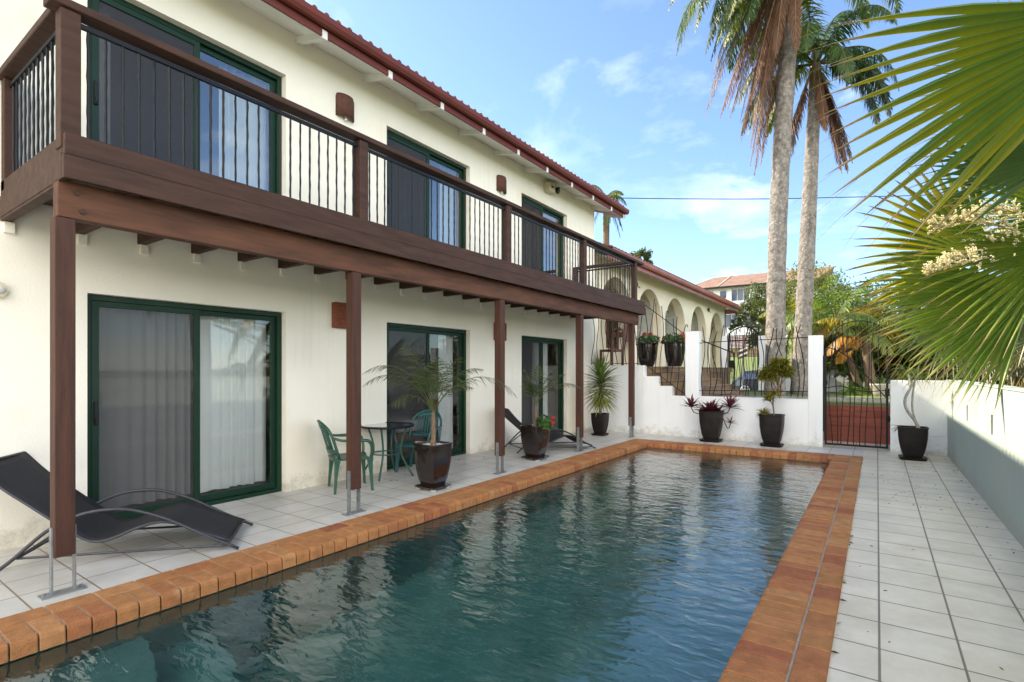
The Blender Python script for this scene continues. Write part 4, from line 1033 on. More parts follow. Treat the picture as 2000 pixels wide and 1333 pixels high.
def leaflet(mb, p, d, L, w, nrm, c0, c1, droop=.25, n=3):
    side = d.cross(nrm)
    if side.length < 1e-3: side = d.cross(Vector((0, 0, 1)) + Vector((.1, .05, 0)))
    side.normalize(); pts = []; cols = []
    cur = p.copy(); dd = d.normalized()
    for k in range(n):
        t = k / n; ww = w * (0.55 + .45 * math.sin(math.pi * min(1, t * 1.1 + .15))) * (1 if k else .7)
        pts += [cur - side * ww / 2, cur + side * ww / 2]; cols += [lc(c0, c1, t)] * 2
        dd = (dd + Vector((0, 0, -droop / n))).normalized(); cur = cur + dd * (L / n)
    pts.append(cur); cols.append(c1)
    fs = [(2 * k, 2 * k + 1, 2 * k + 3, 2 * k + 2) for k in range(n - 1)] + [(2 * n - 2, 2 * n - 1, 2 * n)]
    mb.add(pts, fs, cols)
def pinnate(mb, base, d, L, bend, nl, ll, lw, cA, cB, hang=.3, plume=.0, forward=.55, stalk=.12, rach=.012, ldroop=.4, cR=(.12, .12, .03), fall=1.0, seg=3, jit=.12):
    """pinnate frond: curved rachis with two rows of leaflets"""
    N = 22; pts = [Vector(base)]; dd = Vector(d).normalized(); tang = [dd.copy()]
    for i in range(N):
        t = i / N; dd = (dd + Vector((0, 0, -bend / N * (1 + fall * t)))).normalized(); pts.append(pts[-1] + dd * (L / N)); tang.append(dd.copy())
    mb.tube(pts, [max(.0015, rach * (1 - .85 * i / N)) for i in range(N + 1)], 5, cols=[cR] * (N + 1))
    for i in range(nl):
        t = stalk + (1 - stalk) * (i + .5) / nl; q = t * N; k = min(N - 1, int(q)); fr = q - k
        p = pts[k].lerp(pts[k + 1], fr); tg = tang[k].lerp(tang[k + 1], fr).normalized()
        sd = tg.cross(Vector((0, 0, 1)))
        if sd.length < .15: sd = tg.cross(Vector((.6, .8, 0)))
        sd.normalize(); up = sd.cross(tg)
        prof_ = math.sin(math.pi * min(1, (t * .92 + .12))) ** .55
        for s_ in (-1, 1):
            l_ = ll * (prof_ * .9 + .12) * rnd.uniform(.8, 1.1)
            dr = (sd * s_ + tg * (forward + rnd.uniform(-jit, jit)) + up * rnd.uniform(-plume, plume) + Vector((0, 0, -hang + rnd.uniform(-jit, jit)))).normalized()
            j = rnd.uniform(.7, 1.3); a_ = tuple(c * j for c in cA); b_ = tuple(c * j for c in cB)
            leaflet(mb, p, dr, l_, lw, up, a_, b_, ldroop * rnd.uniform(.6, 1.4), seg)
def blade(mb, p, d, L, w, c0, c1, droop=.3, fold=.25, n=6, tipc=None):
    dd = Vector(d).normalized(); side = dd.cross(Vector((0, 0, 1)))
    if side.length < 1e-2: side = Vector((1, 0, 0))
    side.normalize(); cur = Vector(p); pts = []; cols = []
    for k in range(n + 1):
        t = k / n; up = side.cross(dd); ww = w * (.55 + .9 * t if t < .4 else .91 * (1 - ((t - .4) / .6) ** 1.6) + .01)
        cc = lc(c0, c1, t)
        if tipc and t > .85: cc = tipc
        pts += [cur - side * ww / 2 + up * ww * fold, cur, cur + side * ww / 2 + up * ww * fold]; cols += [cc] * 3
        dd = (dd + Vector((0, 0, -droop / n * (1 + t)))).normalized(); cur = cur + dd * (L / n)
    fs = []
    for k in range(n): fs += [(3 * k, 3 * k + 1, 3 * k + 4, 3 * k + 3), (3 * k + 1, 3 * k + 2, 3 * k + 5, 3 * k + 4)]
    mb.add(pts, fs, cols)
def sph(az, el): return Vector((math.cos(el) * math.cos(az), math.cos(el) * math.sin(az), math.sin(el)))

# potted pygmy date palms
def potted_palm(loc, label, w, h, trunk_h, fr_spec, pebbles=False, scale=1.0):
    t = thing('potted_palm', label, 'potted plant', loc, group='slender palms in glazed pots')
    z = make_pot(t, w, h, 'pot', pebbles=pebbles)
    m = MB(); pts = interp([(0, 0, z - .02), (.01, 0, z + trunk_h * .5), (-.005, .01, z + trunk_h)], 4)
    m.tube(pts, [lerp(.036, .020, i / (len(pts) - 1)) + .003 * (i % 2) for i in range(len(pts))], 8); m.build('trunk', 'bark_small', t, smooth=True)
    for (az, el, L, bend) in fr_spec:
        m = MB(); m.cc = (.1, .1, .03)
        pinnate(m, (rnd.uniform(-.01, .01), rnd.uniform(-.01, .01), z + trunk_h - .03), sph(rad(az), rad(el)), L, bend, 34, .27 * scale, .010, (.055, .085, .030), (.13, .155, .06), hang=.10, plume=.35, forward=.75, stalk=.30, rach=.006, ldroop=.5, cR=(.14, .15, .05))
        m.build('frond', 'leaf', t)
    return t
# azimuth: image-left is about (-.82,-.57) = 215deg, image-right is 35deg
p1 = potted_palm((-4.62, 4.87, 0), 'slender palm with long arching fronds in a dark glazed pot topped with white pebbles', .37, .53, .45,
    [(215, 66, 1.15, 1.6), (232, 72, 1.2, 1.7), (200, 80, 1.0, 1.2), (30, 62, 1.35, 1.7), (48, 72, .95, 1.4), (10, 78, .85, 1.2), (120, 80, .8, 1.1), (300, 78, .75, 1.4), (255, 60, .7, 1.6), (80, 62, .8, 1.3), (160, 72, .85, 1.4)], pebbles=True)
p2 = potted_palm((-4.73, 7.47, 0), 'thin palm with few upright fronds and red geranium in a dark glazed pot', .40, .52, .40,
    [(215, 80, .65, .7), (100, 84, .7, .5), (30, 60, .95, 1.3), (45, 70, .8, 1.1), (20, 76, .7, .9), (180, 78, .5, 1.0), (290, 76, .5, 1.2)], scale=.8)
def geranium(t, loc, n, spread, hgt, flowers, mname='foliage', fr=.046):
    m = MB()
    for k in range(n):
        a = rnd.uniform(0, 6.28); r = spread * math.sqrt(rnd.random()); zz_ = rnd.uniform(.0, hgt) * (1 - .4 * (r / spread) ** 2)
        c = Vector(loc) + Vector((r * math.cos(a), r * math.sin(a), zz_ + .03)); nn = (Vector((math.cos(a) * r / spread, math.sin(a) * r / spread, .8)) + Vector((rnd.uniform(-.4, .4), rnd.uniform(-.4, .4), rnd.uniform(-.2, .3)))).normalized()
        u_ = nn.cross(Vector((1, .2, 0))).normalized(); v_ = nn.cross(u_); R0 = rnd.uniform(.022, .040)
        cc = jc((.06, .13, .025), .35)
        m.add([c + (u_ * math.cos(q * 1.047) + v_ * math.sin(q * 1.047)) * R0 + nn * (.006 if q % 2 else 0) for q in range(6)], [list(range(6))], [cc] * 6)
        if k % 4 == 0:
            m.cc = (.07, .10, .03); m.tube([Vector(loc), c], .003, 4)
    m.build(mname, 'leaf', t)
    for (dx, dy, dz) in flowers:
        m = MB(); c0 = Vector(loc) + Vector((dx, dy, dz)); m.cc = (.10, .13, .04); m.tube([Vector(loc) + Vector((dx * .5, dy * .5, .02)), c0], .003, 4)
        for k in range(60):
            nn = sph(rnd.uniform(0, 6.28), rnd.uniform(-.4, 1.5)); c = c0 + nn * fr; u_ = nn.cross(Vector((.3, 1, .1))).normalized(); v_ = nn.cross(u_)
            cc = jc((.62, .035, .022), .25); m.add([c + u_ * .018, c + v_ * .018, c - u_ * .018, c - v_ * .018], [(0, 1, 2, 3)], [cc] * 4)
        m.build('flower_head', 'flower', t)
geranium(p2, (.15, .03, .50), 130, .13, .24, [(.15, .05, .20), (.17, .0, .12)], fr=.026)
# dead leaf litter near pot
# yucca
yu = thing('potted_yucca', 'yucca with drooping yellow green sword leaves in a dark square pot', 'potted plant', (-5.22, 11.02, 0), group='plants in dark pots along the courtyard wall')
z = make_pot(yu, .34, .46, 'pot_matte', feet=False)
m = MB(); m.tube(interp([(0, 0, z - .02), (.015, 0, z + .35), (.02, 0, z + .85)], 4), .034, 8); m.build('trunk', 'bark_small', yu, smooth=True)
m = MB()
for k in range(250):
    zz_ = z + .30 + .63 * (k / 250) ** .8; top = (zz_ - z) / .93
    az = k * 2.399; el = lerp(-.75, 1.35, top ** 1.6) + rnd.uniform(-.15, .15)
    yel = max(0, 1 - top * 1.05)
    cA = lc((.10, .17, .04), (.32, .30, .06), yel * .9); cB = lc((.14, .22, .05), (.40, .36, .08), yel)
    blade(m, (.02, 0, zz_), sph(az, el), rnd.uniform(.38, .58), .046, jc(cA, .2), jc(cB, .2), droop=.35 + .5 * (1 - top), n=5, tipc=(.25, .16, .07))
m.build('foliage', 'leaf_thick', yu)
# bromeliads
br = thing('potted_bromeliad', 'wide dark pot spilling maroon bromeliad rosettes', 'potted plant', (-2.86, 11.42, 0), group='plants in dark pots along the courtyard wall')
z = make_pot(br, .43, .60, 'pot_matte', feet=False)
for (x, y, zz_, sc_, n_) in ((.0, 0, z, 1.0, 26), (-.12, -.05, z, .8, 18), (.12, .05, z - .02, .8, 18), (-.38, -.12, z + .10, .85, 20), (.34, .14, z + .10, .9, 20), (.36, .10, z - .22, .5, 12)):
    m = MB()
    for k in range(n_):
        el = lerp(.15, 1.3, k / n_) + rnd.uniform(-.1, .1); blade(m, (x, y, zz_), sph(k * 2.399, el), (.33 * sc_) * rnd.uniform(.8, 1.2), .075 * sc_, jc((.065, .016, .020), .3), jc((.14, .022, .030), .3), droop=.3, n=5, fold=.2)
    m.build('rosette', 'leaf_thick', br)
    if abs(x) > .3:
        m = MB(); m.tube(interp([(x * .55, y * .5, z - .03), (x * .85, y * .9, zz_ - .10), (x, y, zz_)], 3), .012, 6); m.build('stem', 'bark_small', br)
# topiary dracaena
dr = thing('potted_dracaena', 'thin stemmed shrub with a yellow green leafy crown in a dark pot', 'potted plant', (-1.70, 11.38, 0), group='plants in dark pots along the courtyard wall')
z = make_pot(dr, .42, .58, 'pot_matte', feet=False)
m = MB(); m.tube(interp([(.05, 0, z - .02), (.02, 0, z + .3), (.10, 0, z + .55), (.13, .02, z + .78)], 4), .014, 7); m.tube(interp([(.10, 0, z + .5), (.0, .05, z + .68), (-.05, .03, z + .82)], 3), .010, 6); m.tube(interp([(.10, 0, z + .55), (.22, -.03, z + .72), (.26, 0, z + .8)], 3), .010, 6); m.tube(interp([(.02, 0, z + .2), (-.03, .02, z + .32)], 2), .008, 5); m.build('stem', 'bark_small', dr, smooth=True)
m = MB()
for (cx0, cy0, cz0, r0, n_) in ((.13, 0, z + .88, .16, 26), (-.08, .03, z + .86, .13, 22), (.28, 0, z + .84, .14, 22), (.05, .05, z + 1.02, .13, 22), (.22, 0, z + 1.02, .12, 20), (.02, 0, z + .74, .10, 14), (-.17, .0, z + .78, .09, 12), (-.04, .02, z + .36, .07, 8), (-.14, 0, z + .04, .09, 12), (.07, .02, z + .45, .06, 6)):
    for k in range(n_):
        c = Vector((cx0, cy0, cz0)) + sph(rnd.uniform(0, 6.28), rnd.uniform(-1, 1.5)) * r0 * rnd.uniform(.1, .6)
        for q in range(9):
            yl = rnd.random(); blade(m, c, sph(rnd.uniform(0, 6.28), rnd.uniform(-.5, 1.2)), rnd.uniform(.11, .19), .032, jc(lc((.06, .10, .02), (.34, .26, .03), yl * yl), .2), jc(lc((.10, .15, .03), (.42, .32, .04), yl), .2), droop=.4, n=3)
m.build('foliage', 'leaf', dr)
# pandanus style plant right
pd = thing('potted_ponytail_plant', 'twisted bare stemmed plant with grassy top in a dark pot by the corner', 'potted plant', (0.49, 11.05, 0), group='plants in dark pots along the courtyard wall')
z = make_pot(pd, .40, .50, 'pot_matte', feet=False)
m = MB()
m.tube(interp([(.08, 0, z - .02), (.04, 0, z + .12), (-.08, 0, z + .32), (-.10, .02, z + .50), (-.02, .0, z + .74), (-.06, 0, z + .92)], 4), [.032] * 3 + [.022] * 18, 8)
m.tube(interp([(.05, .01, z + .10), (-.0, .02, z + .30), (.0, .02, z + .55), (.03, 0, z + .80), (.06, 0, z + .90)], 4), .016, 7); m.build('stem', 'concrete', pd, smooth=True)
m = MB()
for (hx, hz, n_, LL) in ((-.07, z + .92, 40, .42), (.07, z + .90, 30, .34), (-.02, z + .76, 10, .25)):
    for k in range(n_):
        blade(m, (hx, 0, hz), sph(rnd.uniform(0, 6.28), rnd.uniform(-.2, 1.2)), LL * rnd.uniform(.6, 1.1), .013, jc((.07, .12, .03), .2), jc((.20, .24, .07), .2), droop=1.3, n=6)
for k in range(10): blade(m, (-.17, -.05, z + .02), sph(rnd.uniform(2, 4.5), rnd.uniform(-.5, .7)), .16, .022, (.05, .08, .03), (.08, .12, .04), droop=.6, n=4)
m.build('foliage', 'leaf', pd)
# geranium pots on terrace
for i, (u_, lab) in enumerate(((1264, 'black pot of red geraniums on the terrace edge, nearer the balcony'), (1318, 'black pot of red geraniums on the terrace edge, beside the white pier'))):
    Y_ = 12.42; X_ = XatU(u_, Y_)
    t = thing('potted_geranium', lab, 'potted plant', (X_, Y_, 1.582), group='geranium pots on the terrace')
    z = make_pot(t, .50, .56, 'pot', saucer=False, p=2.6, base=.55)
    geranium(t, (0, 0, z), 260, .30, .26, [(-.02, -.1, .27), (.12, -.08, .26), (.04, .05, .22)] if i == 0 else [(-.22, -.12, .16), (.2, -.1, .20), (.24, -.05, .12), (-.28, -.05, .05)])

# ================================================================= PALMS
def palm_trunk(mb, pts, radii):
    ip = interp(pts, 14); n = len(ip)
    rs = []
    for i in range(n):
        t = i / (n - 1) * (len(radii) - 1); k = min(len(radii) - 2, int(t)); rs.append(lerp(radii[k], radii[k + 1], t - k) * (1 + .028 * math.sin(i * 2.3) + rnd.uniform(-.012, .012)))
    mb.tube(ip, rs, 18)
    return ip[-1]
GRN = (.062, .110, .024); YGR = (.24, .27, .04); BRN = (.165, .085, .048); GREY = (.25, .19, .15)
def queen_palm(label, base, mid, top, radii, fronds, dead, ll=.62, group='tall queen palms'):
    t = thing('queen_palm', label, 'palm tree', tuple(base), group=group); O = t.location.copy()
    m = MB(O); palm_trunk(m, [base, mid, top], radii); m.build('trunk', 'bark', t, smooth=True)
    m = MB(O); T = Vector(top); m.cc = (.12, .14, .05); m.tube([T - Vector((0, 0, .2)), T + Vector((0, 0, .5)), T + Vector((0, 0, 1.1))], [radii[-1] * 1.15, radii[-1] * 1.0, .06], 10, cols=[(.25, .16, .09), (.18, .15, .06), (.10, .14, .04)])
    m.build('crownshaft', 'leaf_thick', t, smooth=True)
    for (az, el, L, bend, cA, cB) in fronds:
        m = MB(O); pinnate(m, T + Vector((0, 0, .55)) + sph(rad(az), 0) * .08, sph(rad(az), rad(el)), L, bend, 120, ll * 1.1, .032, cA, cB, hang=.55, plume=.6, forward=.45, stalk=.13, rach=.032, ldroop=1.2, cR=(.16, .15, .05), jit=.25)
        m.build('frond', 'leaf', t)
    for (az, el, L, bend, c) in dead:
        m = MB(O); pinnate(m, T + Vector((0, 0, .35)) + sph(rad(az), 0) * .12, sph(rad(az), rad(el)), L, bend, 170, ll * .80, .015, c, tuple(x * 1.25 for x in c), hang=1.3, plume=.7, forward=.6, stalk=.16, rach=.028, ldroop=.9, cR=(.25, .16, .09), fall=.2, jit=.35)
        m.build('dead_frond', 'leaf_dry', t)
    return t
A0 = P(1513, 792, 13.6); A1 = P(1521, 400, 13.6); A2 = P(1550, -70, 13.7); A0.z = .76
B0 = P(1562, 790, 14.6); B1 = P(1578, 450, 14.6); B2 = P(1592, 165, 14.6); B0.z = .76
f = lambda *a: a
queen_palm('tallest queen palm with thick skirt of dead brown fronds, left of the pair', A0, A1, A2, [.26, .225, .215, .21, .20],
    [(215, 30, 4.3, 1.75, GRN, YGR), (222, 2, 3.6, 1.7, GRN, GRN), (200, 20, 4.4, 2.0, GRN, YGR), (236, -14, 3.4, 1.3, GRN, YGR), (195, -5, 3.2, 1.5, GRN, GRN), (250, 10, 3.4, 1.9, GRN, GRN),
     (180, 35, 4.0, 1.8, GRN, YGR), (30, 20, 3.8, 1.9, GRN, GRN), (60, 35, 4.0, 1.7, GRN, YGR), (0, 10, 3.4, 1.8, GRN, GRN), (330, 30, 3.6, 1.9, GRN, GRN), (120, 30, 3.8, 1.7, GRN, YGR), (150, 5, 3.4, 1.9, GRN, GRN), (90, 50, 3.6, 1.5, GRN, YGR), (275, 35, 3.2, 2.2, GRN, GRN), (226, -22, 3.7, 1.2, GRN, YGR), (212, -12, 3.8, 1.5, GRN, GRN), (232, -34, 3.8, .9, GRN, YGR), (205, -28, 3.6, 1.1, GRN, GRN), (245, -30, 3.4, 1.1, GRN, GRN), (218, 14, 4.0, 1.9, GRN, YGR)],
    [(214, -32, 3.9, 1.4, GREY), (225, -52, 4.0, .9, BRN), (205, -62, 4.3, .6, BRN), (240, -66, 4.6, .5, BRN), (190, -70, 4.4, .5, BRN), (260, -60, 3.6, .8, BRN), (170, -72, 4.6, .4, BRN), (228, -74, 4.9, .35, GREY), (280, -72, 3.3, .4, BRN), (212, -76, 4.6, .3, BRN), (220, -70, 4.2, .5, BRN), (235, -74, 4.0, .4, BRN), (200, -66, 4.0, .6, BRN), (245, -70, 4.4, .4, BRN), (215, -58, 3.8, .8, BRN), (218, -77, 5.3, .25, BRN), (228, -78, 5.5, .2, BRN), (208, -73, 5.0, .35, BRN), (238, -75, 5.2, .3, GREY), (198, -74, 5.0, .35, BRN), (222, -64, 4.8, .5, GREY), (213, -42, 4.3, 1.1, GREY), (220, -80, 6.0, .15, BRN), (232, -80, 5.8, .15, BRN), (210, -79, 5.7, .2, BRN), (216, -50, 4.9, .8, GREY), (226, -58, 5.0, .6, BRN)])
queen_palm('queen palm with dark drooping crown, right of the pair', B0, B1, B2, [.25, .215, .20, .17, .145],
    [(35, 35, 3.1, 2.3, (.035, .055, .018), (.05, .07, .03)), (25, 15, 2.7, 2.4, (.035, .055, .018), (.06, .075, .03)), (45, 50, 3.2, 2.2, (.04, .06, .02), (.06, .08, .03)), (10, 0, 2.4, 1.9, GRN, GRN), (350, 30, 2.8, 2.2, GRN, GRN),
     (215, 40, 2.9, 2.1, GRN, YGR), (200, 15, 2.7, 2.1, GRN, YGR), (230, -5, 2.6, 1.7, GRN, YGR), (245, 30, 2.7, 2.3, GRN, GRN), (270, 50, 2.9, 2.1, GRN, GRN), (300, 25, 2.6, 2.2, GRN, GRN), (320, 55, 3.0, 2.0, GRN, GRN), (90, 45, 3.0, 1.9, GRN, GRN), (130, 40, 3.0, 1.9, GRN, YGR), (170, 30, 2.8, 2.0, GRN, GRN), (260, 75, 2.7, 1.3, GRN, YGR), (60, 75, 2.8, 1.3, GRN, GRN), (180, 70, 2.9, 1.5, GRN, YGR)],
    [(40, -62, 2.7, .5, GREY), (25, -72, 2.9, .4, BRN), (222, -72, 2.8, .3, GREY), (10, -70, 2.2, .5, BRN), (60, -55, 2.3, .8, BRN), (300, -74, 2.0, .3, BRN), (35, -75, 2.9, .35, BRN), (45, -66, 2.9, .5, GREY), (228, -64, 2.6, .5, BRN)], ll=.50)
# palm behind the house (left) and distant trees
def simple_palm(label, base, top, r, specs, ll, lw=.035, group='garden palms', cA=GRN, cB=YGR, nl=44, name='garden_palm', hang=.45):
    t = thing(name, label, 'palm tree', tuple(base), group=group); O = t.location.copy()
    m = MB(O); mid = (Vector(base) + Vector(top)) / 2; ip = interp([base, mid, top], 8); m.tube(ip, [r * (1.15 - .3 * i / len(ip) + .06 * (i % 2)) for i in range(len(ip))], 9); m.build('trunk', 'bark_small', t, smooth=True)
    for (az, el, L, bend, *cc) in specs:
        a_, b_ = (cc[0], cc[1]) if cc else (cA, cB)
        m = MB(O); pinnate(m, Vector(top), sph(rad(az), rad(el)), L, bend, nl, ll, lw, a_, b_, hang=hang, plume=.35, forward=.55, stalk=.12, rach=.02, ldroop=.7, cR=(.2, .17, .05)); m.build('frond', 'leaf', t)
    return t
T = P(1184, 388, 20)
simple_palm('palm crown rising behind the far end of the main house roof', Vector((T.x, T.y, 1)), T, .13,
    [(215, 40, 1.08, 1.8), (30, 40, 1.01, 1.8), (60, 60, 1.01, 1.4), (200, 70, 1.01, 1.3), (20, 10, 1.14, 2.0), (0, -30, 1.35, 1.6, (.03, .04, .02), (.05, .06, .03)), (25, -45, 1.48, 1.0, (.03, .04, .02), (.05, .06, .03)), (215, -50, 1.48, .9, (.03, .04, .02), (.05, .06, .03)), (35, -60, 1.62, .7, (.03, .04, .02), (.05, .05, .03)), (300, -40, 1.35, 1.2, GRN, GRN), (270, 30, 1.01, 1.9)], .3, lw=.028)

def leaf_tree(name, label, base, trunk_top, blobs, n, size, c0, c1, cat='tree', group=None, tr=.12, branch=True):
    t = thing(name, label, cat, tuple(base), group=group); O = t.location.copy()
    m = MB(O)
    if trunk_top is not None:
        m.tube(interp([base, (Vector(base) + Vector(trunk_top)) / 2 + Vector((.1, 0, 0)), trunk_top], 3), [tr] * 3 + [tr * .7] * 4, 8)
        if branch:
            for (c, r) in blobs: m.tube([trunk_top, (Vector(trunk_top) + Vector(c)) / 2 + Vector((0, 0, -.1)), c], [tr * .5, tr * .35, tr * .12], 5)
        m.build('trunk', 'bark_small', t, smooth=True)
    m = MB(O); tot = sum(r ** 2 for c, r in blobs)
    for (c, r) in blobs:
        k_n = int(n * r * r / tot)
        subs = [Vector(c) + sph(rnd.uniform(0, 6.28), rnd.uniform(-1.2, 1.5)) * r * rnd.uniform(.3, .95) for _ in range(max(6, k_n // 45))]
        for sb in subs:
            tone = rnd.random(); cr = r * rnd.uniform(.2, .36)
            for q in range(45):
                p = sb + sph(rnd.uniform(0, 6.28), math.asin(rnd.uniform(-1, 1))) * cr * rnd.random() ** .4
                nn = sph(rnd.uniform(0, 6.28), rnd.uniform(-.2, 1.5)); u_ = nn.cross(Vector((rnd.uniform(-1, 1), rnd.uniform(-1, 1), .3))).normalized(); v_ = nn.cross(u_)
                s_ = size * rnd.uniform(.6, 1.3); cc = jc(lc(c0, c1, tone * .6 + rnd.random() * .4), .2)
                m.add([p - u_ * s_, p - v_ * s_ * .42, p + u_ * s_, p + v_ * s_ * .42], [(0, 1, 2, 3)], [cc] * 4)
    m.build('crown', 'leaf', t)
    return t
def PP(u, v, d): return P(u, v, d)
leaf_tree('distant_tree', 'small round tree crown peeking over the arched house roof', (PP(1258, 505, 45).x, PP(1258, 505, 45).y, 0), PP(1258, 530, 45), [(PP(1252, 502, 45), .9), (PP(1266, 507, 45), .8)], 1500, .14, (.05, .08, .02), (.12, .14, .05))
# feathery dark conifer shrub in front of the far house
C = PP(1462, 600, 24)
leaf_tree('casuarina_tree', 'dark feathery tree between the arched house and the palm trunks', (PP(1497, 700, 24).x, PP(1497, 700, 24).y, .3), PP(1492, 640, 24), [(PP(1482, 580, 24), .75), (PP(1462, 622, 24), .7), (PP(1440, 628, 24), .45), (PP(1490, 640, 24), .75), (PP(1478, 600, 24), .7), (PP(1476, 665, 24), .5)], 7000  , .06, (.035, .060, .024), (.20, .23, .06))
# greenery right of the palms
for (u_, v_, d_, rr, lab, c0, c1, nm) in (
        (1640, 600, 34, 2.0, 'bright green leafy tree behind the arched gate', (.08, .15, .02), (.20, .26, .04), 'leafy_tree'),
        (1720, 612, 35, 2.5, 'deep green leafy tree right of the arched gate', (.045, .08, .018), (.12, .17, .03), 'leafy_tree'),
        (1590, 572, 36, 2.3, 'olive green leafy tree right behind the pair of trunks', (.05, .08, .015), (.20, .20, .035), 'leafy_tree'),
        (1800, 620, 15.5, 1.4, 'yellow green leafy tree beyond the corner wall', (.06, .10, .02), (.20, .22, .04), 'leafy_tree'),
        (1930, 640, 13.5, 1.5, 'green leafy tree behind the fan palm', (.05, .09, .02), (.15, .19, .04), 'leafy_tree'),
        (1660, 672, 16.5, .70, 'low bright green shrub behind the arched gate', (.09, .16, .02), (.24, .30, .05), 'leafy_shrub'),
        (1745, 678, 16, .8, 'low dark green shrub right of the arched gate', (.04, .08, .015), (.13, .17, .03), 'leafy_shrub'),
        (1600, 676, 16.5, .5, 'low olive shrub between the trunks and the gate pier', (.06, .10, .02), (.22, .22, .04), 'leafy_shrub'),
        (1545, 600, 38, 1.8, 'leafy tree seen between the two palm trunks', (.07, .10, .02), (.24, .22, .04), 'leafy_tree')):
    c = PP(u_, v_, d_); leaf_tree(nm, lab, (c.x, c.y, .2), Vector((c.x, c.y, c.z - rr * .8)), [(c, rr), (c + Vector((rr * .8, 0, -.5 * rr)), rr * .75), (c + Vector((-rr * .7, .2, -.45 * rr)), rr * .7), (c + Vector((.1, 0, -rr * .95)), rr * .75)], 9000, .10, c0, c1, group='leafy trees beyond the gate')
# leaning garden palms
YEL = (.42, .30, .035)
b = P(1683, 752, 15.5); b.z = .8; tpp = P(1632, 628, 15.5)
simple_palm('slender leaning palm crossing behind the arched gate', b, tpp, .085,
    [(215, 40, 1.9, 1.5), (200, 10, 1.7, 1.4), (30, 50, 1.9, 1.4, (.10, .12, .02), YEL), (60, 20, 1.7, 1.4), (240, 65, 2.0, 1.2), (10, 70, 2.0, 1.1), (230, -10, 1.5, 1.0, (.16, .10, .03), YEL), (180, 45, 1.8, 1.3), (330, 35, 1.6, 1.4), (290, 30, 1.5, 1.5), (100, 50, 1.8, 1.3), (40, 0, 1.5, 1.2, (.2, .13, .03), YEL)], .5, cA=(.06, .12, .02), cB=(.18, .23, .04))
b = P(1703, 775, 14.6); b.z = .8; tpp = P(1690, 660, 14.6)
simple_palm('thick based palm with yellow orange fronds right of the leaning palm', b, tpp, .12,
    [(215, 30, 1.4, 1.6, (.25, .15, .02), (.5, .22, .02)), (30, 40, 1.5, 1.4, (.2, .16, .02), YEL), (250, 60, 1.5, 1.4), (10, 60, 1.6, 1.3), (60, 35, 1.5, 1.4, (.2, .16, .02), YEL), (200, 60, 1.5, 1.3, (.10, .14, .02), YEL), (300, 30, 1.4, 1.6), (330, 60, 1.5, 1.4), (120, 45, 1.5, 1.4), (225, 5, 1.2, 1.4, (.3, .17, .02), (.5, .25, .03))], .42, cA=(.07, .13, .02), cB=(.25, .27, .04))
b = P(1585, 690, 20); b.z = .5; tpp = P(1580, 640, 20)
simple_palm('low bushy golden palm between the trunks and the gate pier', b, tpp, .10,
    [(a_, e_, 2.2, 1.5) for a_, e_ in ((215, 30), (35, 40), (60, 60), (200, 60), (0, 30), (240, 10), (330, 55), (180, 40), (280, 50), (20, 10), (260, 70), (100, 60))], .6, cA=(.07, .12, .02), cB=(.30, .28, .04))
# ferns / ground plants beyond gate
for (u_, v_, d_, lab) in ((1668, 770, 14.2, 'bright green fern clump below the leaning palm'), (1690, 752, 14.9, 'light green fern clump beside the thick palm base'), (1728, 742, 14.4, 'green leafy clump with pink bracts behind the stone planter')):
    c = P(u_, v_, d_); t = thing('fern_clump', lab, 'plant', (c.x, c.y, .8), group='ferns beyond the gate'); m = MB()
    for k in range(26): pinnate(m, (0, 0, .02), sph(rnd.uniform(0, 6.28), rnd.uniform(.5, 1.4)), rnd.uniform(.4, .62), 1.5, 16, .11, .022, (.10, .20, .02), (.22, .33, .05), hang=.1, forward=.5, stalk=.1, rach=.004, ldroop=.3, seg=2)
    m.build('foliage', 'leaf', t)
# stone planter
pl = thing('stone_planter', 'weathered stone planter bowl just inside the arched gate', 'planter', (P(1722, 790, 13.6).x, P(1722, 790, 13.6).y, .76))
m = MB(); m.loft([squircle(.30, 0, p=2.4), squircle(.40, .15, p=2.4), squircle(.52, .34, p=2.4), squircle(.56, .38, p=2.4), squircle(.48, .38, p=2.4)]); m.build('bowl', 'concrete', pl, smooth=True)
m = MB(); 
for k in range(40): blade(m, (rnd.uniform(-.12, .12), rnd.uniform(-.12, .12), .36), sph(rnd.uniform(0, 6.28), rnd.uniform(.2, 1.4)), rnd.uniform(.2, .4), .03, (.06, .10, .03), (.14, .18, .05), droop=.6)
m.build('foliage', 'leaf', pl)

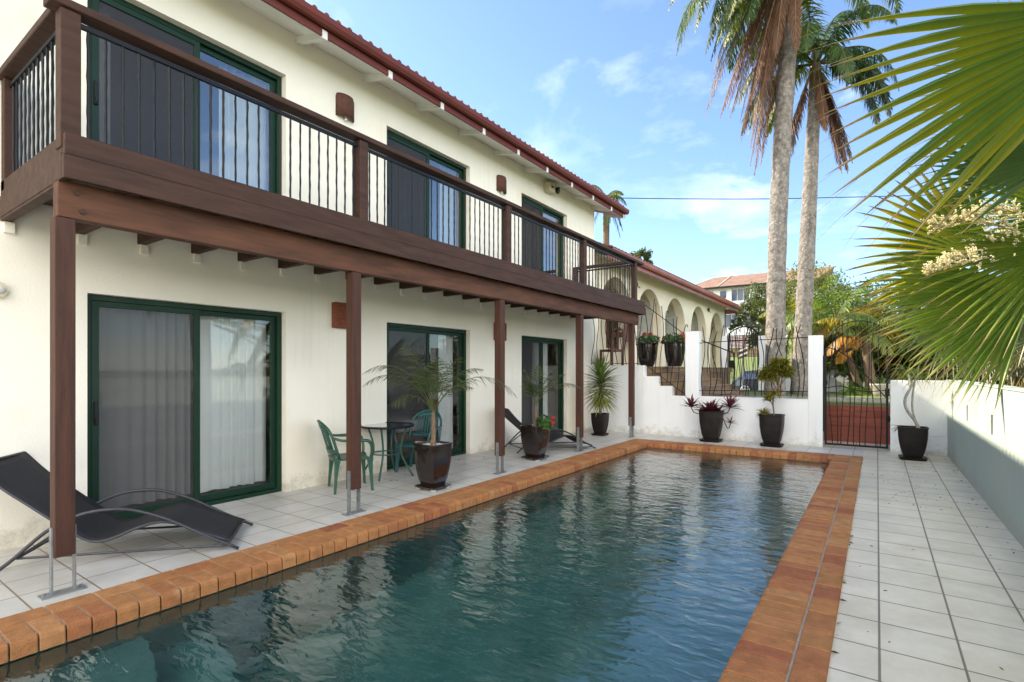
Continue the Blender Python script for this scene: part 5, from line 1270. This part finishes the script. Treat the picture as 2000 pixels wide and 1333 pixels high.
# ---- fan palms over the sage wall
def fan_leaf(mb, C, tip, nrm, L, spread, n, droop=.35, fold=.65, cA=(.08, .14, .025), cB=(.30, .29, .03), cT=(.30, .22, .10), join=.5, lift=.0, hair=.12):
    C = Vector(C); ax = (Vector(tip) - C).normalized(); nr = Vector(nrm); nr = (nr - ax * nr.dot(ax)).normalized(); sd = ax.cross(nr)
    dth = 2 * spread / n; ts = [0.03, .18, .34, .5, .62, .74, .84, .92, 1.0]
    for i in range(n):
        th = -spread + (i + .5) * dth; d = ax * math.cos(th) + sd * math.sin(th); s2 = d.cross(nr)
        l_ = L * (.80 + .20 * math.cos(th)) * rnd.uniform(.93, 1.05); jn = join * rnd.uniform(.9, 1.15); wv = rnd.uniform(-.04, .04); dr_ = droop * rnd.uniform(.7, 1.35)
        tone = rnd.uniform(-.15, .25); pts = []; cols = []
        for t in ts:
            hw = math.tan(dth / 2) * l_ * (t if t < jn else jn * max(0, 1 - ((t - jn) / (1 - jn)) ** .9)) * (1.03 if t < jn else 1)
            p = C + d * (l_ * t) + s2 * (wv * l_ * max(0, t - jn)) + Vector((0, 0, -1)) * dr_ * l_ * max(0, t - .35) ** 2.0
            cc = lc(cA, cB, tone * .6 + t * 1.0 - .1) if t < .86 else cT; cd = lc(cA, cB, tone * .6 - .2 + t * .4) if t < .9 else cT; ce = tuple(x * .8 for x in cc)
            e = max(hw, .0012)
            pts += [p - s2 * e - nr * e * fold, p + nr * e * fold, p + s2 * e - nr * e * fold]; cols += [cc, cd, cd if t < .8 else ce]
        fs = []
        for k in range(len(ts) - 1): fs += [(3 * k, 3 * k + 1, 3 * k + 4, 3 * k + 3), (3 * k + 1, 3 * k + 2, 3 * k + 5, 3 * k + 4)]
        mb.add(pts, fs, cols)
        if rnd.random() < hair * 4:      # thin dry thread hanging from the tip
            e = C + d * (l_ * .9) + Vector((0, 0, -dr_ * l_ * .3)); a_ = e + d * .12 * L + Vector((0, 0, -.05)); b_ = a_ + d * .1 * L + Vector((rnd.uniform(-.03, .03), rnd.uniform(-.05, .05), -.06))
            mb.tube([e, a_, b_], [.0018, .0014, .0008], 3, cols=[cT] * 3)
fp = thing('fan_palm', 'large fan palm with pleated green and yellow leaves overhanging the sage wall', 'palm tree', (1.75, 6.4, .6)); FO = fp.location.copy()
m = MB(FO); m.tube(interp([(1.75, 6.4, .6), (1.72, 6.3, 1.6), (1.75, 6.2, 2.9)], 6), [.2 + .012 * (i % 2) for i in range(13)], 12); m.build('trunk', 'bark', fp, smooth=True)
toCam = lambda C: (Vector((0, 0, HC)) - Vector(C)).normalized()
hub = Vector((1.75, 6.2, 2.8))
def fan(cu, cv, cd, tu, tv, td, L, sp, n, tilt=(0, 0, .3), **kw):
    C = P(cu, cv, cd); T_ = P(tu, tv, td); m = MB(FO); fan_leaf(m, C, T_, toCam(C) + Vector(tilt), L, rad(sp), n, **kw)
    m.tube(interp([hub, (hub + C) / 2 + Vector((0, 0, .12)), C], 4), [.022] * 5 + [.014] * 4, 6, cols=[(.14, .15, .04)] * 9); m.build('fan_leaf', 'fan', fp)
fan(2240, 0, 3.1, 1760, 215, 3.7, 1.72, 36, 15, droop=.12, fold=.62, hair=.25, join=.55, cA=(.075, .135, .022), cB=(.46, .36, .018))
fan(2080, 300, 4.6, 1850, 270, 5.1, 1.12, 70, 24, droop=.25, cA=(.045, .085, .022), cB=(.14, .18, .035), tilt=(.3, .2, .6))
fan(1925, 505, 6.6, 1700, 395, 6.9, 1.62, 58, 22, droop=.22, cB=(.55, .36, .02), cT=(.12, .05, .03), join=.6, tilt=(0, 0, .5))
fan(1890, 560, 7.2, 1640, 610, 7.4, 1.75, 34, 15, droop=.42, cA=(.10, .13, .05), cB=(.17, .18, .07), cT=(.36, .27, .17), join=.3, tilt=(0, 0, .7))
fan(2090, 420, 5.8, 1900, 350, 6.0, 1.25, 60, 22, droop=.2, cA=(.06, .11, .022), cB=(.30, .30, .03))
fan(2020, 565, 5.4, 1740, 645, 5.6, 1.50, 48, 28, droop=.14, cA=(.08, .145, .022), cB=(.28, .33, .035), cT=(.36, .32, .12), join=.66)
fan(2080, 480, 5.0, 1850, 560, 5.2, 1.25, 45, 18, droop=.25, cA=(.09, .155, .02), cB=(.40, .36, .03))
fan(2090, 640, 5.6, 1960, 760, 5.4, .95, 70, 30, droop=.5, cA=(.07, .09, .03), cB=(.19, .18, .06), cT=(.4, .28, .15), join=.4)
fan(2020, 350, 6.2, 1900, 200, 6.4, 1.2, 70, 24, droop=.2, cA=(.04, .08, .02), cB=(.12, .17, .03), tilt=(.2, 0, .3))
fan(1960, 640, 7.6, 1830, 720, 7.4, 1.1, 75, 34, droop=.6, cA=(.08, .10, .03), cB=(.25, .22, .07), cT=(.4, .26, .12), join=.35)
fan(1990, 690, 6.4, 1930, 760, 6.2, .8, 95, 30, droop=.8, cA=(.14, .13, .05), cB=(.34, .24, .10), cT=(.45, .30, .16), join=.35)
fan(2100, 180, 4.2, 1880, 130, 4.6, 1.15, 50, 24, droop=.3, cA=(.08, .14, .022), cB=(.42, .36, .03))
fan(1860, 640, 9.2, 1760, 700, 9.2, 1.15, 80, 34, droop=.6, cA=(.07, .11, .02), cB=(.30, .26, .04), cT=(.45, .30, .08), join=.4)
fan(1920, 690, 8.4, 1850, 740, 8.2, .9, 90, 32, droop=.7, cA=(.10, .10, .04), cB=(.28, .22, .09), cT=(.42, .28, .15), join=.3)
# cream flower sprays
for (a, b, n_) in (((2030, 470, 5.2), (1820, 430, 5.4), 55), ((2030, 520, 5.1), (1810, 525, 5.3), 60), ((2040, 440, 5.1), (1890, 415, 5.3), 50), ((2020, 540, 5.15), (1850, 500, 5.3), 60), ((2040, 500, 5.1), (1900, 480, 5.3), 55)):
    p0 = P(*a); p1_ = P(*b); m = MB(FO); m.cc = (.35, .28, .12); pts = interp([p0, (p0 + p1_) / 2 + Vector((0, 0, .08)), p1_ - Vector((0, 0, .05))], 6); m.tube(pts, .008, 5)
    for k in range(n_):
        t = .25 + .75 * k / n_; q = pts[min(len(pts) - 1, int(t * (len(pts) - 1)))]; d = ((p1_ - p0).normalized() * .7 + Vector((rnd.uniform(-.7, .7), rnd.uniform(-.7, .7), rnd.uniform(-.5, .8)))).normalized(); l_ = rnd.uniform(.08, .17)
        m.cc = (.55, .50, .28); m.tube([q, q + d * l_ + Vector((0, 0, -.02))], .004, 4)
        for j in range(20):
            c = q + d * l_ * (j + 1) / 20 + Vector((rnd.uniform(-1, 1), rnd.uniform(-1, 1), rnd.uniform(-1, 1))) * .010; m.cc = jc((.80, .74, .50), .12); s_ = .008
            m.add([c + Vector((s_, 0, 0)), c + Vector((0, s_, 0)), c - Vector((s_, 0, 0)), c - Vector((0, s_, 0)), c + Vector((0, 0, s_)), c - Vector((0, 0, s_))], [(0, 1, 4), (1, 2, 4), (2, 3, 4), (3, 0, 4), (1, 0, 5), (2, 1, 5), (3, 2, 5), (0, 3, 5)])
    m.build('flower_spray', 'flower', fp)
# undergrowth behind the sage wall
leaf_tree('undergrowth_shrub', 'yellowing undergrowth shrub just behind the sage wall', (1.9, 10.4, .6), None, [((1.9, 10.8, 1.35), .5), ((2.0, 9.6, 1.3), .5), ((1.9, 8.4, 1.25), .5), ((2.0, 7.2, 1.2), .5)], 4500, .07, (.06, .08, .02), (.32, .24, .06), cat='shrub')

# ================================================================= STREET BEYOND
# far house
fh = thing('far_house', 'white two storey house with orange tiled roof across the street', 'house', (-11, 62, 0)); FHO = fh.location
m = MB(FHO); m.box(-17.5, -5.5, 60, 70, .5, 10.55); m.build('wall', 'render_white', fh)
m = MB(FHO)
e0, e1 = -18.2, -4.8
m.add([(e0, 59.2, 10.5), (e1, 59.2, 10.5), (e1, 71, 10.5), (e0, 71, 10.5), (e0 + 2.6, 63.5, 12.25), (e1 + 1.2, 63.5, 12.25)], [(0, 1, 5, 4), (1, 2, 5), (2, 3, 4, 5), (3, 0, 4)])
m.build('roof', 'roof_orange', fh)
m = MB(FHO)
for t in (.30, .66): 
    x = lerp(e0, e1, t); m.bar((x, 59.2, 10.54), (x + .5, 63.5, 12.3), .12, .08)
m.build('roof_batten', 'concrete', fh)
m = MB(FHO); m.box(e0, e1, 59.15, 59.25, 10.3, 10.5); m.build('fascia', 'iron', fh)
M['winglass'] = mat('dark_window', (.06, .08, .12), rough=.08, var=.2, scale=.5)
for (x0_, x1_, z0_, z1_) in ((-14.1, -13.4, 9.3, 10.1), (-12.9, -11.1, 8.95, 10.15), (-15.6, -14.8, 8.9, 10.1), (-9.6, -8.2, 8.95, 10.1), (-14.2, -12.2, 6.2, 7.5), (-11.6, -10.4, 6.2, 7.5)):
    m = MB(FHO); m.box(x0_ - .08, x1_ + .08, 59.94, 60.0, z0_ - .08, z1_ + .08); fr_ = m.build('window', 'white_paint', fh)
    npn = max(1, int((x1_ - x0_) / .6)); 
    for k in range(npn):
        m = MB(FHO); m.box(lerp(x0_, x1_, k / npn) + .03, lerp(x0_, x1_, (k + 1) / npn) - .03, 59.90, 59.938, z0_, z1_); m.build('pane', 'winglass', fr_)
m = MB(FHO); m.box(-17.0, -6, 58.6, 60, 8.15, 8.5); m.build('awning', 'render_sage', fh)
# timber screen behind the garden gate
ts = thing('slatted_screen', 'brown slatted timber screen seen through the black garden gate', 'screen', (P(1450, 680, 38).x, P(1450, 680, 38).y, .2)); TO = ts.location
xl, xr_ = XatU(1416, 31.8), XatU(1486, 31.8)
xl, xr_ = TO.x - 1.3, TO.x + 1.4
for k in range(16):
    m = MB(TO); m.box(xl, xr_, TO.y, TO.y + .03, 2.45 + k * .10, 2.45 + k * .10 + .075); m.build('slat', 'door_wood', ts)
for x in (xl, xr_, (xl + xr_) / 2): m = MB(TO); m.box(x - .06, x + .06, TO.y + .035, TO.y + .12, .1, 4.05); m.build('post', 'door_wood', ts)
# street sign (black and white chevrons)
ss = thing('street_sign', 'small black and white chevron sign on a thin pole by the parked car', 'sign', (P(1450, 700, 28).x, P(1450, 700, 28).y, .02)); SO = ss.location
m = MB(SO); m.tube([(SO.x, SO.y, .02), (SO.x + .02, SO.y, 2.6)], .03, 8); m.build('pole', 'galv', ss)
for k in range(4):
    m = MB(SO); m.bar((SO.x - .2, SO.y - .04, 2.1 + k * .13), (SO.x + .25, SO.y - .04, 2.3 + k * .13), .012, .065); m.build('sign_stripe', 'white_paint' if k % 2 else 'iron', ss)
# parked car
car = thing('parked_car', 'dark hatchback parked on the street beyond the garden gate', 'car', (P(1452, 767, 31).x, P(1452, 767, 31).y, .03)); KO = Vector(car.location)
def carm(): return MB()
m = carm(); Lc, Wc = 4.1, 1.7
secs = [(-.55, .30, .62, .55, .70), (-.5, .22, .80, .62, .9), (-.1, .2, 1.02, .9, .96), (.15, .2, 1.40, .66, 1.0), (.9, .2, 1.47, .62, 1.0), (1.6, .2, 1.45, .62, 1.0), (2.3, .2, 1.36, .64, 1.0), (2.75, .2, .98, .86, 1.0), (3.35, .22, .86, .80, .92), (3.55, .34, .66, .60, .75)]
rings = []
for (x, zb, zt, wt, wb) in secs:
    hw = Wc / 2 * wb; zm = min(.92, zt); rings.append([Vector((x, -hw, zb)), Vector((x, -hw * 1.0, .55)), Vector((x, -hw * .97, zm - .02)), Vector((x, -hw * wt / max(wb, .1), zt)), Vector((x, hw * wt / max(wb, .1), zt)), Vector((x, hw * .97, zm - .02)), Vector((x, hw, .55)), Vector((x, hw, zb))])
m.loft(rings); m.build('body', 'car', car, smooth=False, bevel=.04)
for (xa_, xb_) in ((.22, .95), (1.02, 1.75), (1.82, 2.35)):
    m = carm(); y_ = -Wc / 2 * .99
    m.add([(xa_ - .04, y_ + .0, .93), (xb_, y_, .93), (xb_ - .02, y_ + .27, 1.36), (xa_ + .08, y_ + .27, 1.36)], [(0, 1, 2, 3)]); m.build('window', 'winglass', car)
for wx in (.25, 2.8):
    for sy in (-1, 1):
        m = carm(); yo = sy * (Wc / 2 + .01)
        m.tube([(wx, yo, .32), (wx, yo - sy * .2, .32)], .32, 24); wh = m.build('wheel', 'tyre', car)
        m = carm(); m.tube([(wx, yo + sy * .012, .32), (wx, yo - sy * .02, .32)], .06, 12)
        m.tube([(wx + .23 * math.cos(a), yo + sy * .008, .32 + .23 * math.sin(a)) for a in [2 * math.pi * k / 24 for k in range(25)]], .02, 6, cap=False)
        for k in range(5):
            a = 2 * math.pi * k / 5 + .3; m.bar((wx, yo + sy * .012, .32), (wx + .23 * math.cos(a), yo + sy * .010, .32 + .23 * math.sin(a)), .02, .055, up=(0, 0, 1) if abs(math.cos(a)) > .3 else (1, 0, 0))
        m.build('rim', 'alloy', wh)
m = carm(); m.box(-.56, -.50, -.62, -.38, .60, .72); m.box(-.56, -.50, .38, .62, .60, .72); m.build('headlight', 'alloy', car)
# power line
w_ = MB(P(1500, 389, 33)); ps = [P(u_, v_, 33) for u_, v_ in ((1000, 382), (1195, 387), (1350, 389), (1500, 389), (1640, 386), (1800, 382), (2050, 372), (2400, 355))]
w_.tube(interp(ps, 4), .028, 5); tag(w_.build('power_line', 'wire'), 'black overhead cable crossing the sky behind the palms', 'cable')

# fallen leaves and grit on the deck
m = MB()
for k in range(150):
    if k < 105: x = rnd.gauss(.45, .2); y = rnd.uniform(7.2, 10.9)
    else: x = rnd.uniform(-.15, .98); y = rnd.uniform(2, 11)
    if not (-.17 < x < .99): continue
    a = rnd.uniform(0, 6.28); l_ = rnd.uniform(.006, .02); w2 = l_ * rnd.uniform(.15, .5); u_ = Vector((math.cos(a), math.sin(a), 0)); v_ = Vector((-u_.y, u_.x, 0)); c = Vector((x, y, .004))
    m.cc = jc((.16, .09, .045), .4); m.add([c - u_ * l_, c - v_ * w2 + Vector((0, 0, .004)), c + u_ * l_ + Vector((0, 0, .003)), c + v_ * w2], [(0, 1, 2, 3)])
for k in range(60):
    x = rnd.uniform(.9, 1.0) if k % 2 else rnd.uniform(-.195, -.18); y = rnd.uniform(2, 11.5); c = Vector((x, y, .004)); l_ = rnd.uniform(.01, .03)
    a = rnd.uniform(0, 6.28); u_ = Vector((math.cos(a), math.sin(a), 0)); v_ = Vector((-u_.y, u_.x, 0)) * .3
    m.cc = jc((.13, .08, .045), .3); m.add([c - u_ * l_, c - v_ * l_ + Vector((0, 0, .006)), c + u_ * l_ + Vector((0, 0, .004)), c + v_ * l_], [(0, 1, 2, 3)])
for k in range(30):
    x = rnd.uniform(-5.9, -5.2); y = rnd.uniform(4.8, 7.6); c = Vector((x, y, .004)); l_ = rnd.uniform(.008, .03); a = rnd.uniform(0, 6.28); u_ = Vector((math.cos(a), math.sin(a), 0)); v_ = Vector((-u_.y, u_.x, 0)) * .3
    m.cc = jc((.13, .08, .045), .3); m.add([c - u_ * l_, c - v_ * l_ + Vector((0, 0, .006)), c + u_ * l_ + Vector((0, 0, .004)), c + v_ * l_], [(0, 1, 2, 3)])
tag(m.build('fallen_leaves', 'leaf_dry'), 'scattered dry leaf bits lying on the pool deck tiles', 'leaf litter', kind='stuff')
